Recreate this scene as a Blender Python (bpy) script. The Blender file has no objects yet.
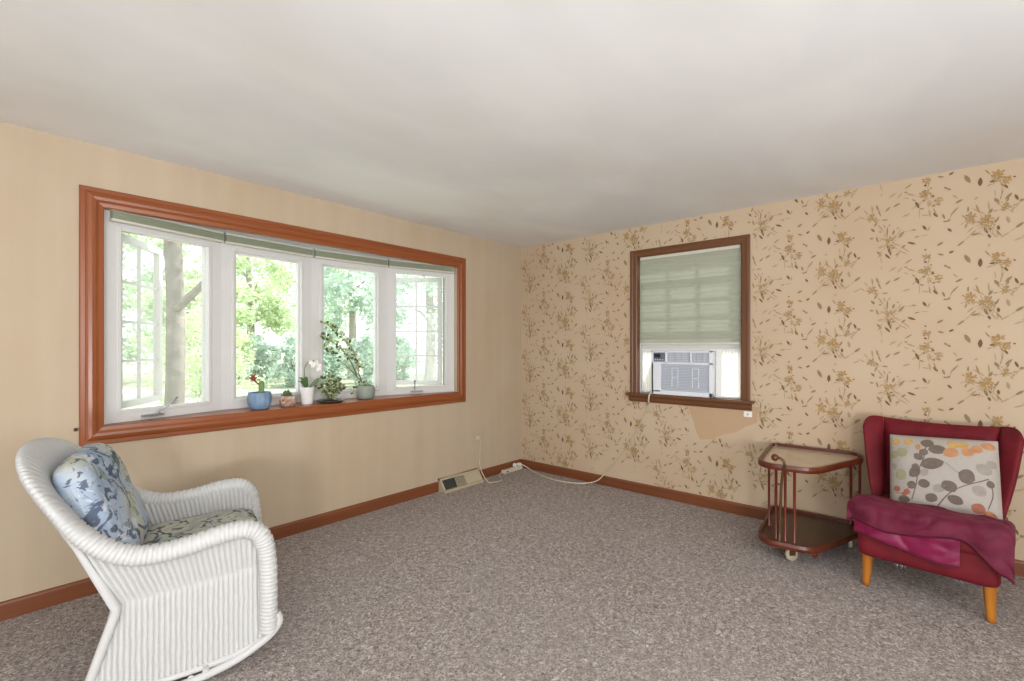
import bpy, math, random
from mathutils import Vector, Matrix, noise
R = math.radians
PI = math.pi
random.seed(7)
S = bpy.context.scene
COL = S.collection

# ------------------------------------------------------------------ camera
# world: corner of the two walls at the origin, window wall is y = 0, papered wall is x = 0
CAM = Vector((-4.01, -3.38, 1.326))
cd = bpy.data.cameras.new('camera')
cam = bpy.data.objects.new('camera', cd)
COL.objects.link(cam)
cam.location = CAM
cam.rotation_euler = (R(90), 0, math.atan2(-0.7524, 0.6587))
cd.sensor_fit = 'HORIZONTAL'
cd.sensor_width = 36
cd.lens = 36 * 474 / 1024
cd.shift_y = (347 - 340.5) / 1024 
cd.clip_start = 0.02
cd.clip_end = 300
S.camera = cam

# ------------------------------------------------------------------ exposure, sky, sun, added fill lights
S.view_settings.view_transform = 'Standard'
S.view_settings.look = 'None'
S.view_settings.exposure = 0.0
S.view_settings.gamma = 1.0
S.view_settings.use_curve_mapping = False
w = bpy.data.worlds.new('sky')
S.world = w
w.use_nodes = True
bg = w.node_tree.nodes['Background']
bg.inputs[0].default_value = (0.93, 0.97, 1.0, 1)
bg.inputs[1].default_value = 2.6


def light(name, kind, loc, direction, energy, color=(1, 1, 1), size=None):
    l = bpy.data.lights.new(name, kind)
    l.energy = energy
    l.color = color
    if kind == 'AREA':
        l.shape = 'RECTANGLE'
        l.size, l.size_y = size
    if kind == 'SUN':
        l.angle = R(1.5)
    o = bpy.data.objects.new(name, l)
    COL.objects.link(o)
    o.location = loc
    o.rotation_euler = Vector(direction).to_track_quat('-Z', 'Y').to_euler()
    return o


light('sun', 'SUN', (20, -8, 20), (-1, 0.4, -0.95), 9.0, (1, 0.98, 0.95))
# added area fills at the unseen openings behind the camera
light('back_fill', 'AREA', (-3.6, -5.35, 1.45), (0.08, 1, 0.28), 80, (0.98, 0.98, 1), (2.8, 1.5))
light('side_fill', 'AREA', (-6.15, -3.0, 1.25), (1, 0.05, 0.12), 26, (0.97, 0.98, 1), (2.4, 1.7))
# added unseen fill behind the camera, floating and aimed up at the ceiling
light('ceiling_fill', 'AREA', (-5.5, -4.9, 0.8), (1.3, 1.15, 1), 94, (0.92, 0.96, 1), (0.5, 0.5))


# ------------------------------------------------------------------ materials
def lin(c):
    if isinstance(c, str):
        c = c.lstrip('#')
        c = [int(c[i:i + 2], 16) / 255 for i in (0, 2, 4)]
    return tuple((x / 12.92 if x <= 0.04045 else ((x + 0.055) / 1.055) ** 2.4) for x in c) + (1,)


class NT:
    def __init__(s, name):
        s.m = bpy.data.materials.new(name)
        s.m.use_nodes = True
        s.t = s.m.node_tree
        s.p = s.t.nodes['Principled BSDF']
        s.out = s.t.nodes['Material Output']

    def n(s, typ, **kw):
        nd = s.t.nodes.new(typ)
        for k, v in kw.items():
            if k.startswith('i_'):
                key = k[2:]
                key = int(key) if key.isdigit() else key.replace('_', ' ')
                nd.inputs[key].default_value = v
            else:
                setattr(nd, k, v)
        return nd

    def l(s, a, b):
        s.t.links.new(a, b)

    def coord(s, scale=(1, 1, 1), rot=(0, 0, 0), kind='Object'):
        tc = s.n('ShaderNodeTexCoord')
        mp = s.n('ShaderNodeMapping')
        mp.inputs['Scale'].default_value = scale
        mp.inputs['Rotation'].default_value = rot
        s.l(tc.outputs[kind], mp.inputs[0])
        return mp.outputs[0]

    def noise(s, co, scale, detail=4, rough=0.55, dist=0):
        nd = s.n('ShaderNodeTexNoise')
        nd.inputs['Scale'].default_value = scale
        nd.inputs['Detail'].default_value = detail
        nd.inputs['Roughness'].default_value = rough
        nd.inputs['Distortion'].default_value = dist
        s.l(co, nd.inputs['Vector'])
        return nd.outputs['Fac']

    def ramp(s, fac, stops, interp='LINEAR'):
        nd = s.n('ShaderNodeValToRGB')
        cr = nd.color_ramp
        cr.interpolation = interp
        while len(cr.elements) < len(stops):
            cr.elements.new(0.5)
        for e, (p, c) in zip(cr.elements, stops):
            e.position = p
            e.color = lin(c) if not isinstance(c, float) else (c, c, c, 1)
        s.l(fac, nd.inputs[0])
        return nd.outputs[0]

    def mix(s, fac, a, b, mode='MIX'):
        nd = s.n('ShaderNodeMix', data_type='RGBA', blend_type=mode)
        for sock, v in ((nd.inputs[0], fac), (nd.inputs[6], a), (nd.inputs[7], b)):
            if isinstance(v, (int, float)):
                sock.default_value = v
            elif isinstance(v, (str, tuple)):
                sock.default_value = lin(v) if isinstance(v, str) else v
            else:
                s.l(v, sock)
        return nd.outputs[2]

    def bump(s, h, strength, dist=0.01):
        b = s.n('ShaderNodeBump')
        b.inputs['Strength'].default_value = strength
        b.inputs['Distance'].default_value = dist
        s.l(h, b.inputs['Height'])
        s.l(b.outputs[0], s.p.inputs['Normal'])

    def base(s, c):
        if isinstance(c, str):
            s.p.inputs['Base Color'].default_value = lin(c)
        else:
            s.l(c, s.p.inputs['Base Color'])

    def set(s, rough=0.6, spec=0.5, metal=0.0, sheen=0.0, trans=0.0, ior=None):
        i = s.p.inputs
        i['Roughness'].default_value = rough
        i['Specular IOR Level'].default_value = spec
        i['Metallic'].default_value = metal
        i['Sheen Weight'].default_value = sheen
        i['Transmission Weight'].default_value = trans
        if ior:
            i['IOR'].default_value = ior
        return s.m


def plain(name, c, rough=0.55, spec=0.5, metal=0, var=0.06, scale=14, bump=0.0, sheen=0):
    t = NT(name)
    co = t.coord()
    f = t.noise(co, scale)
    c0 = lin(c)
    d = tuple(max(0, x * (1 - var * 2)) for x in c0[:3]) + (1,)
    b = tuple(min(1, x * (1 + var * 2)) for x in c0[:3]) + (1,)
    t.base(t.mix(f, d, b))
    if bump:
        t.bump(f, bump)
    return t.set(rough, spec, metal, sheen)


def wood(name, dark, light_, axis=0, rough=0.38, scale=1.0, spec=0.5):
    t = NT(name)
    sc = [34 * scale] * 3
    sc[axis] = 1.6 * scale
    co = t.coord(tuple(sc))
    f = t.noise(co, 1.0, 5, 0.6, 0.6)
    t.base(t.ramp(f, [(0.3, dark), (0.7, light_)]))
    t.bump(f, 0.08, 0.003)
    return t.set(rough, spec)


M = {}
# left wall: plain tan paint over old paper, faint vertical seams and stains
t = NT('tan_wall')
co = t.coord((1, 1, 1))
f1 = t.noise(t.coord((9, 9, 0.5)), 1.0, 3)
f2 = t.noise(co, 1.3, 3)
c = t.ramp(f1, [(0.3, '#b6a48d'), (0.7, '#bbaa93')])
c = t.mix(t.ramp(f2, [(0.4, 0.0), (0.75, 0.5)]), c, '#b09a7c')
t.base(c)
t.bump(t.noise(co, 60, 3), 0.05, 0.004)
M['wall'] = t.set(0.75, 0.25)
# papered wall
t = NT('cream_wallpaper')
co = t.coord()
f2 = t.noise(co, 1.1, 3)
c = t.ramp(f2, [(0.35, '#bfab92'), (0.7, '#b9a186')])
t.base(c)
t.bump(t.noise(co, 130, 2), 0.04, 0.003)
M['paper'] = t.set(0.7, 0.3)
M['p_leaf'] = plain('paper_leaf', '#8a7654', 0.7, 0.3)
M['p_dark'] = plain('paper_dark_leaf', '#6c5438', 0.7, 0.3)
M['p_pale'] = plain('paper_pale_leaf', '#a08a68', 0.7, 0.3)
M['p_gold'] = plain('paper_gold_petal', '#a5834d', 0.7, 0.3)
M['p_tan'] = plain('paper_tan_petal', '#9c7b52', 0.7, 0.3)
M['p_patch'] = plain('bare_plaster_patch', '#b6997a', 0.8, 0.2, var=0.03, scale=3)
# ceiling: white paint, uneven mottled patches
t = NT('ceiling_paint')
co = t.coord((1, 1.6, 1))
f = t.noise(co, 1.0, 4, 0.5, 0.4)
f3 = t.noise(t.coord((0.7, 0.7, 1)), 1.6, 2)
c = t.ramp(f, [(0.35, '#dcdcdc'), (0.65, '#e7e7e6')])
c = t.mix(t.ramp(f3, [(0.5, 0.0), (0.8, 0.35)]), c, '#d9cfc2')
t.base(c)
t.bump(t.noise(co, 40, 3), 0.03, 0.004)
M['ceil'] = t.set(0.85, 0.2)
# carpet
t = NT('taupe_carpet')
co = t.coord()
f = t.noise(co, 58, 4, 0.8, 1.5)
f2 = t.noise(co, 20, 3, 0.6, 1.5)
f3 = t.noise(co, 1.2, 3)
c = t.ramp(f, [(0.38, '#524238'), (0.5, '#a3958c'), (0.62, '#f0e8e2')])
c = t.mix(t.ramp(f2, [(0.35, 0.0), (0.7, 0.45)]), c, '#7f6e65')
c = t.mix(t.ramp(f3, [(0.35, 0.0), (0.75, 0.3)]), c, '#a59b98')
t.base(c)
h = t.mix(0.5, f, f2)
t.bump(h, 0.9, 0.03)
M['carpet'] = t.set(0.95, 0.1, sheen=0.25)
M['case_x'] = wood('orange_varnished_wood', '#80421f', '#8f4f28', 0, 0.3)
M['case_z'] = wood('orange_varnished_wood_upright', '#80421f', '#8f4f28', 2, 0.3)
M['base_x'] = wood('brown_base_wood', '#693a20', '#7c4628', 0, 0.4)
M['base_y'] = wood('brown_base_wood_y', '#693a20', '#7c4628', 1, 0.4)
M['case2_y'] = wood('brown_window_wood', '#5b361b', '#6d4427', 1, 0.4)
M['case2_z'] = wood('brown_window_wood_upright', '#5b361b', '#6d4427', 2, 0.4)
M['white_frame'] = plain('white_vinyl', '#cfcecb', 0.4, 0.5, var=0.015)
M['shade_head'] = plain('sage_shade_fabric', '#8f9580', 0.8, 0.2, var=0.03)
M['shade_rail'] = plain('cream_shade_rail', '#c9c5b8', 0.5, 0.4, var=0.02)
M['metal'] = plain('grey_metal', '#a9a9a9', 0.35, 0.5, 0.8)
M['white_wicker'] = plain('white_painted_wicker', '#bcbbb9', 0.55, 0.25, var=0.02, scale=90)
M['white_plastic'] = plain('white_plastic', '#e4e3de', 0.45, 0.5, var=0.01)
M['ac_white'] = plain('ac_white_plastic', '#d9dce2', 0.45, 0.5, var=0.01)
M['ac_grille'] = plain('ac_grey_plastic', '#b4bac4', 0.5, 0.4, var=0.01)
M['ac_panel'] = plain('slate_panel', '#5b6473', 0.4, 0.5)
M['black'] = plain('black_plastic', '#17181b', 0.3, 0.5)
M['dark_slot'] = plain('dark_duct', '#3a3b38', 0.7, 0.3)
M['cord'] = plain('cream_cord', '#c8bda8', 0.5, 0.4)
M['vent'] = plain('beige_enamel', '#b0a48b', 0.5, 0.4, var=0.02)
M['cart_wood'] = wood('mahogany', '#491e0f', '#652a17', 1, 0.33)
M['cart_red'] = wood('red_mahogany', '#571d10', '#6e2c19', 2, 0.3)
M['cart_tray'] = wood('dark_tray_wood', '#3e2718', '#553722', 0, 0.35)
M['leg_wood'] = wood('honey_wood', '#9a5a1a', '#b87628', 2, 0.3)
M['rubber'] = plain('cream_caster', '#aaa08c', 0.5, 0.4)
M['brass'] = plain('brass', '#5d4029', 0.4, 0.5, 0.4)
M['soil'] = plain('potting_soil', '#3c2e24', 0.95, 0.1, var=0.3, scale=80, bump=0.5)
M['pot_blue'] = plain('blue_glaze', '#7891ab', 0.5, 0.4, var=0.2, scale=25)
M['pot_white'] = plain('white_glaze', '#e2dedd', 0.3, 0.5, var=0.01)
M['pot_grey'] = plain('grey_green_stone', '#8d958a', 0.7, 0.3, var=0.12, scale=30)
M['dish'] = plain('dark_dish', '#4b4a44', 0.5, 0.4)
t = NT('pebble_pot')
v = t.n('ShaderNodeTexVoronoi')
v.inputs['Scale'].default_value = 55
t.l(t.coord(), v.inputs['Vector'])
t.base(t.ramp(v.outputs['Color'], [(0.1, '#8a5f4b'), (0.4, '#b07a5e'), (0.65, '#9d9a93'), (0.9, '#c9b7a3')]))
t.bump(v.outputs['Distance'], 0.5, 0.006)
M['pot_brown'] = t.set(0.6, 0.4)
M['cactus_green'] = plain('cactus_green', '#6f8f55', 0.6, 0.3, var=0.15, scale=40)
M['cactus_red'] = plain('cactus_red', '#8c3a36', 0.6, 0.3, var=0.2, scale=60)
M['plant_green'] = plain('plant_green', '#55703a', 0.5, 0.4, var=0.25, scale=30)
M['plant_dark'] = plain('plant_dark_green', '#4a5a35', 0.5, 0.4, var=0.3, scale=25)
M['plant_pale'] = plain('plant_pale_green', '#a3ab82', 0.5, 0.4, var=0.2, scale=25)
M['stem'] = plain('brown_stem', '#5f5238', 0.7, 0.3, var=0.2)
M['orchid'] = plain('white_petal', '#f2efe6', 0.5, 0.3, var=0.02)


def glass_mat(name, tint=0.06):
    m = bpy.data.materials.new(name)
    m.use_nodes = True
    nt = m.node_tree
    nt.nodes.clear()
    o = nt.nodes.new('ShaderNodeOutputMaterial')
    tr = nt.nodes.new('ShaderNodeBsdfTransparent')
    tr.inputs[0].default_value = (0.97, 0.99, 0.98, 1)
    gl = nt.nodes.new('ShaderNodeBsdfGlossy')
    gl.inputs['Roughness'].default_value = 0.02
    mx = nt.nodes.new('ShaderNodeMixShader')
    mx.inputs[0].default_value = tint
    nt.links.new(tr.outputs[0], mx.inputs[1])
    nt.links.new(gl.outputs[0], mx.inputs[2])
    nt.links.new(mx.outputs[0], o.inputs[0])
    return m


def veil_mat(name, color, amount):
    m = bpy.data.materials.new(name)
    m.use_nodes = True
    nt = m.node_tree
    nt.nodes.clear()
    o = nt.nodes.new('ShaderNodeOutputMaterial')
    tr = nt.nodes.new('ShaderNodeBsdfTransparent')
    df = nt.nodes.new('ShaderNodeBsdfTranslucent')
    df.inputs[0].default_value = lin(color)
    mx = nt.nodes.new('ShaderNodeMixShader')
    mx.inputs[0].default_value = amount
    nt.links.new(tr.outputs[0], mx.inputs[1])
    nt.links.new(df.outputs[0], mx.inputs[2])
    nt.links.new(mx.outputs[0], o.inputs[0])
    return m


def cloth_through(name, color, trans, var=0.04):
    m = bpy.data.materials.new(name)
    m.use_nodes = True
    nt = m.node_tree
    nt.nodes.clear()
    o = nt.nodes.new('ShaderNodeOutputMaterial')
    a = nt.nodes.new('ShaderNodeBsdfDiffuse')
    b = nt.nodes.new('ShaderNodeBsdfTranslucent')
    tc = nt.nodes.new('ShaderNodeTexCoord')
    ns = nt.nodes.new('ShaderNodeTexNoise')
    ns.inputs['Scale'].default_value = 8
    nt.links.new(tc.outputs['Object'], ns.inputs['Vector'])
    cr = nt.nodes.new('ShaderNodeValToRGB')
    c0 = lin(color)
    cr.color_ramp.elements[0].color = tuple(x * (1 - var) for x in c0[:3]) + (1,)
    cr.color_ramp.elements[1].color = tuple(min(1, x * (1 + var)) for x in c0[:3]) + (1,)
    nt.links.new(ns.outputs['Fac'], cr.inputs[0])
    nt.links.new(cr.outputs[0], a.inputs[0])
    nt.links.new(cr.outputs[0], b.inputs[0])
    mx = nt.nodes.new('ShaderNodeMixShader')
    mx.inputs[0].default_value = trans
    nt.links.new(a.outputs[0], mx.inputs[1])
    nt.links.new(b.outputs[0], mx.inputs[2])
    nt.links.new(mx.outputs[0], o.inputs[0])
    return m


M['glass'] = glass_mat('clear_glass', 0.05)
M['screen'] = veil_mat('insect_mesh', '#b9bcbc', 0.14)
M['shade'] = cloth_through('sage_cellular_fabric', '#a0a293', 0.15)
M['accordion'] = cloth_through('white_accordion_vinyl', '#dedbd5', 0.5, 0.02)
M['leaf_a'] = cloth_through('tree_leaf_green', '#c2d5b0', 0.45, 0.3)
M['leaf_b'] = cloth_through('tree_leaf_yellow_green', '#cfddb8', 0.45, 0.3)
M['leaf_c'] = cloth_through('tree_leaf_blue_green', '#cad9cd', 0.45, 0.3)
M['bark'] = plain('grey_bark', '#7d766e', 0.9, 0.1, var=0.42, scale=7, bump=0.6)
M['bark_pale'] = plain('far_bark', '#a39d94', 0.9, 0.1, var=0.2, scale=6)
M['lawn'] = plain('lawn', '#aeb39a', 0.95, 0.1, var=0.2, scale=3)
M['drive'] = plain('pale_concrete', '#dcdad5', 0.9, 0.1, var=0.04, scale=2)
M['plaster'] = plain('back_room_paint', '#cfc2ac', 0.8, 0.2, var=0.02)

# floral tapestry cushions
t = NT('blue_floral_tapestry')
co = t.coord((1, 1, 1))
n1 = t.noise(co, 5, 3, 0.5, 0.6)
n2 = t.noise(t.coord((1, 1, 1.5), (0.4, 0.9, 0.2)), 11, 3, 0.6, 1.6)
n3 = t.noise(t.coord((1, 1, 1), (0.6, 0.3, 0.9)), 9, 3, 0.5, 1.2)
c = t.ramp(n1, [(0.36, '#93a3b8'), (0.48, '#a9b4c2'), (0.56, '#b3b6b2'), (0.64, '#aca88a')])
c = t.mix(t.ramp(n3, [(0.57, 0.0), (0.62, 0.7)]), c, '#74806c')
c = t.mix(t.ramp(n2, [(0.545, 0.0), (0.585, 0.85)]), c, '#465064')
c = t.mix(t.ramp(t.noise(co, 12, 2, 0.5, 1.6), [(0.6, 0.0), (0.65, 0.7)]), c, '#c9ced4')
t.base(c)
t.bump(t.noise(co, 200, 2), 0.15, 0.003)
M['floral'] = t.set(0.95, 0.02)
t = NT('olive_floral_tapestry')
n1 = t.noise(co := t.coord(), 6, 3, 0.5, 0.8)
n2 = t.noise(co, 13, 3, 0.55, 1.6)
c = t.ramp(n1, [(0.36, '#9a9d96'), (0.5, '#b4b2a4'), (0.64, '#a5aaa0')])
c = t.mix(t.ramp(n2, [(0.53, 0.0), (0.57, 0.85)]), c, '#43474a')
c = t.mix(t.ramp(t.noise(co, 14, 2, 0.5, 1.6), [(0.6, 0.0), (0.66, 0.7)]), c, '#b9c3cf')
t.base(c)
M['floral_seat'] = t.set(0.95, 0.02)


def velvet(name, dark, light_, sheen=0.4, rough=0.7):
    t = NT(name)
    co = t.coord()
    f = t.noise(co, 7, 4, 0.6, 0.6)
    t.base(t.ramp(f, [(0.3, dark), (0.72, light_)]))
    t.bump(t.noise(co, 260, 2), 0.1, 0.002)
    m = t.set(rough, 0.3, sheen=sheen)
    t.p.inputs['Sheen Tint'].default_value = lin('#d06a86')
    return m


M['red_fabric'] = velvet('crimson_upholstery', '#560b16', '#70141f', 0.08)
M['throw'] = velvet('wine_plush', '#4c0a20', '#6b1a36', 0.15)
M['satin'] = velvet('magenta_plush_underside', '#5e0a2f', '#861847', 0.25, 0.4)
M['pil_base'] = plain('pillow_cream_cotton', '#a69e96', 0.85, 0.2, var=0.04, scale=60)
M['pil_grey'] = plain('pillow_grey_print', '#6b5f57', 0.85, 0.2, var=0.15, scale=40)
M['pil_lgrey'] = plain('pillow_pale_grey_print', '#938b82', 0.85, 0.2, var=0.12, scale=40)
M['pil_orange'] = plain('pillow_orange_print', '#b07f5b', 0.85, 0.2, var=0.15, scale=40)
M['pil_rust'] = plain('pillow_rust_print', '#99624f', 0.85, 0.2, var=0.15, scale=40)
M['pil_gold'] = plain('pillow_gold_print', '#b7955a', 0.85, 0.2, var=0.15, scale=40)
M['pil_sage'] = plain('pillow_sage_print', '#979276', 0.85, 0.2, var=0.12, scale=40)


# ------------------------------------------------------------------ mesh building
class MB:
    def __init__(s):
        s.v = []
        s.f = []
        s.mi = []
        s.sm = []

    def add(s, vs, fs, mi=0, smooth=False):
        b = len(s.v)
        s.v += [tuple(x) for x in vs]
        for f in fs:
            s.f.append(tuple(b + i for i in f))
            s.mi.append(mi)
            s.sm.append(smooth)
        return s

    def box(s, x0, x1, y0, y1, z0, z1, mi=0, mat=None):
        vs = [Vector((x, y, z)) for z in (z0, z1) for y in (y0, y1) for x in (x0, x1)]
        if mat:
            vs = [mat @ q for q in vs]
        return s.add(vs, [(0, 2, 3, 1), (4, 5, 7, 6), (0, 1, 5, 4), (2, 6, 7, 3), (0, 4, 6, 2), (1, 3, 7, 5)], mi)

    def prism(s, pts, z0, z1, mi=0, smooth=False):
        n = len(pts)
        vs = [(p[0], p[1], z0) for p in pts] + [(p[0], p[1], z1) for p in pts]
        fs = [tuple(reversed(range(n))), tuple(range(n, 2 * n))]
        fs += [(i, (i + 1) % n, n + (i + 1) % n, n + i) for i in range(n)]
        return s.add(vs, fs, mi, smooth)

    def grid(s, rows, mi=0, closed_u=False, closed_v=False, smooth=True):
        nu, nv = len(rows), len(rows[0])
        vs = [p for r in rows for p in r]
        fs = []
        for i in range(nu - (0 if closed_u else 1)):
            for j in range(nv - (0 if closed_v else 1)):
                a = i * nv + j
                b = i * nv + (j + 1) % nv
                c_ = ((i + 1) % nu) * nv + (j + 1) % nv
                d = ((i + 1) % nu) * nv + j
                fs.append((a, b, c_, d))
        return s.add(vs, fs, mi, smooth)

    def tube(s, pts, r, seg=10, mi=0, caps=True, closed=False):
        pts = [Vector(p) for p in pts]
        n = len(pts)
        rr = r if isinstance(r, (list, tuple)) else [r] * n
        rows = []
        up = None
        for i in range(n):
            if closed:
                T = (pts[(i + 1) % n] - pts[i - 1]).normalized()
            else:
                T = (pts[min(i + 1, n - 1)] - pts[max(i - 1, 0)]).normalized()
            if up is None:
                up = Vector((0, 0, 1)) if abs(T.z) < 0.9 else Vector((1, 0, 0))
            up = (up - T * up.dot(T)).normalized()
            B = T.cross(up)
            rows.append([pts[i] + (up * math.cos(a) + B * math.sin(a)) * rr[i] for a in [2 * PI * k / seg for k in range(seg)]])
        s.grid(rows, mi, closed_u=closed, closed_v=True)
        if caps and not closed:
            b = len(s.v) - n * seg
            s.f += [tuple(b + k for k in range(seg)), tuple(b + (n - 1) * seg + k for k in reversed(range(seg)))]
            s.mi += [mi, mi]
            s.sm += [False, False]
        return s

    def lathe(s, prof, c=(0, 0, 0), seg=28, mi=0, fn=None):
        rows = []
        for r, z in prof:
            row = []
            for k in range(seg):
                a = 2 * PI * k / seg
                rr = r * (fn(a, z) if fn else 1)
                row.append((c[0] + rr * math.cos(a), c[1] + rr * math.sin(a), c[2] + z))
            rows.append(row)
        return s.grid(rows, mi, closed_v=True)

    def ball(s, c, r, seg=14, mi=0, sc=(1, 1, 1)):
        prof = []
        rows = []
        for i in range(seg // 2 + 1):
            ph = PI * i / (seg // 2)
            rr = max(1e-4, math.sin(ph)) * r
            rows.append([(c[0] + rr * math.cos(2 * PI * k / seg) * sc[0], c[1] + rr * math.sin(2 * PI * k / seg) * sc[1], c[2] - r * math.cos(ph) * sc[2]) for k in range(seg)])
        return s.grid(rows, mi, closed_v=True)

    def leaf(s, base, tip, width, nrm, mi=0, fold=0.0):
        b, t_, n = Vector(base), Vector(tip), Vector(nrm).normalized()
        ax = t_ - b
        side = ax.cross(n).normalized() * (width / 2)
        pr = [(0, 0), (0.22, 0.75), (0.5, 1), (0.78, 0.7), (1, 0)]
        L = [b + ax * q + side * k + n * (fold * k) for q, k in pr]
        Rr = [b + ax * q - side * k + n * (fold * k) for q, k in pr[1:-1]]
        vs = L + Rr
        return s.add(vs, [(0, 1, 5), (1, 2, 6, 5), (2, 3, 7, 6), (3, 4, 7)], mi)

    def build(s, name, mats, parent=None, bevel=0.0, loc=None, subsurf=0):
        me = bpy.data.meshes.new(name)
        me.from_pydata(s.v, [], s.f)
        if not isinstance(mats, (list, tuple)):
            mats = [mats]
        for m in mats:
            me.materials.append(m)
        me.polygons.foreach_set('material_index', s.mi)
        me.polygons.foreach_set('use_smooth', s.sm)
        me.update()
        o = bpy.data.objects.new(name, me)
        COL.objects.link(o)
        if parent:
            o.parent = parent
        if loc:
            o.location = loc
        if bevel:
            md = o.modifiers.new('bevel', 'BEVEL')
            md.width = bevel
            md.segments = 2
            md.limit_method = 'ANGLE'
            md.angle_limit = R(40)
        if subsurf:
            md = o.modifiers.new('sub', 'SUBSURF')
            md.levels = md.render_levels = subsurf
        return o


def tag(o, label, cat, group=None, kind=None):
    if label:
        o['label'] = label
    if cat:
        o['category'] = cat
    if group:
        o['group'] = group
    if kind:
        o['kind'] = kind
    return o


def empty(name, loc=(0, 0, 0), rz=0, label=None, cat=None, group=None, kind=None):
    o = bpy.data.objects.new(name, None)
    COL.objects.link(o)
    o.location = loc
    o.rotation_euler = (0, 0, rz)
    o.empty_display_size = 0.1
    return tag(o, label, cat, group, kind)


def struct(o, label=None):
    o['kind'] = 'structure'
    if label:
        o['label'] = label
    return o


def copy_tree(o, parent=None):
    c_ = o.copy()
    COL.objects.link(c_)
    if parent:
        c_.parent = parent
    for ch in list(o.children):
        copy_tree(ch, c_)
    return c_


def spline(pts, n):
    """Catmull-Rom through pts (tuples of any length), n samples."""
    P = [tuple(2 * a - b for a, b in zip(pts[0], pts[1]))] + list(pts) + [tuple(2 * a - b for a, b in zip(pts[-1], pts[-2]))]
    out = []
    m = len(pts) - 1
    for i in range(n):
        u = m * i / (n - 1)
        k = min(int(u), m - 1)
        f = u - k
        p0, p1, p2, p3 = P[k:k + 4]
        out.append(tuple(0.5 * ((2 * b) + (-a + c_) * f + (2 * a - 5 * b + 4 * c_ - d) * f * f + (-a + 3 * b - 3 * c_ + d) * f ** 3) for a, b, c_, d in zip(p0, p1, p2, p3)))
    return out


def ss(a, b, x):
    x = max(0, min(1, (x - a) / (b - a)))
    return x * x * (3 - 2 * x)


def frame_sweep(mb, outer, prof, plane, side_mi=(0, 1), d0=0.0):
    """Moulding with mitred corners round the rectangle outer=(a0,a1,z0,z1); prof = (inset, projection) points.
    plane(a, z, d) -> world point."""
    a0, a1, z0, z1 = outer
    rings = []
    for ins, d in prof:
        rings.append([plane(a0 + ins, z0 + ins, d), plane(a1 - ins, z0 + ins, d), plane(a1 - ins, z1 - ins, d), plane(a0 + ins, z1 - ins, d)])
    for k in range(4):
        rows = [[r[k], r[(k + 1) % 4]] for r in rings]
        mb.grid(rows, side_mi[k % 2], smooth=False)


# ------------------------------------------------------------------ room shell
H = 2.42
XW, YB = -6.2, -5.4
fl = MB().box(XW, 0.0, YB, 0.0, -0.1, 0.0).build('floor', M['carpet'])
struct(fl, 'taupe shag carpet across the whole floor')
ce = MB().box(XW, 0.15, YB, 0.15, H, H + 0.1).build('ceiling', M['ceil'])
struct(ce, 'plain white painted ceiling')


def wall_with_hole(axis, a0, a1, z0, z1, c0, c1, hole):
    mb = MB()
    h0, h1, g0, g1 = hole
    for (p, q, r_, s_) in ((a0, h0, z0, z1), (h1, a1, z0, z1), (h0, h1, z0, g0), (h0, h1, g1, z1)):
        if axis == 'x':
            mb.box(p, q, c0, c1, r_, s_)
        else:
            mb.box(c0, c1, p, q, r_, s_)
    return mb


WL = wall_with_hole('x', XW, 0.0, 0, H, 0.0, 0.15, (-3.54, -0.95, 0.86, 2.165)).build('wall_left', M['wall'])
struct(WL, 'tan wall with the wide bow window')
wb = wall_with_hole('x', XW, 0.0, 0, H, YB - 0.15, YB, (-5.1, -2.1, 0.65, 2.2)).build('wall_back', M['plaster'])  # unseen wall; its opening is added to let light in
struct(wb)
ww = wall_with_hole('y', YB, 0.0, 0, H, XW - 0.15, XW, (-4.2, -1.8, 0.35, 2.1)).build('wall_side', M['plaster'])  # opening here is likewise put in for the lighting
struct(ww)

# papered wall with its printed sprigs
mb = wall_with_hole('y', YB, 0.15, 0, H, 0.0, 0.15, (-2.285, -1.388, 0.885, 2.155))
PATCH = [(-1.86, 0.86), (-1.862, 0.80), (-1.90, 0.70), (-1.925, 0.61), (-1.955, 0.555), (-2.07, 0.575), (-2.14, 0.62), (-2.23, 0.645), (-2.31, 0.70), (-2.39, 0.74), (-2.40, 0.86)]
mb.add([(-0.0006, a, z) for a, z in PATCH], [tuple(reversed(range(len(PATCH))))], 6)


def inpatch(a, z):
    return -2.40 < a < -1.86 and 0.57 < z < 0.88


Kc = 8.844
SX, SY = (0.6587, 0.7524)


def wallpt(px, py):
    r_ = (px - 512) / 474
    dx = r_ * SX + SY
    dy = -r_ * SY + SX
    k = -CAM.x / dx
    return CAM.y + k * dy, CAM.z + k * (347 - py) / 474


def motif(ox, oy, lst):
    out = []
    for e in lst:
        if len(e) == 6:
            x1, y1, x2, y2, wd, c_ = e
            out.append(('leaf', wallpt(ox + x1 / Kc, oy + y1 / Kc), wallpt(ox + x2 / Kc, oy + y2 / Kc), max(wd * 0.00058, 0.0042), c_))
        elif len(e) == 4:
            x1, y1, rad, c_ = e
            out.append(('petal', wallpt(ox + x1 / Kc, oy + y1 / Kc), rad * 0.00085, c_))
    return out


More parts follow.
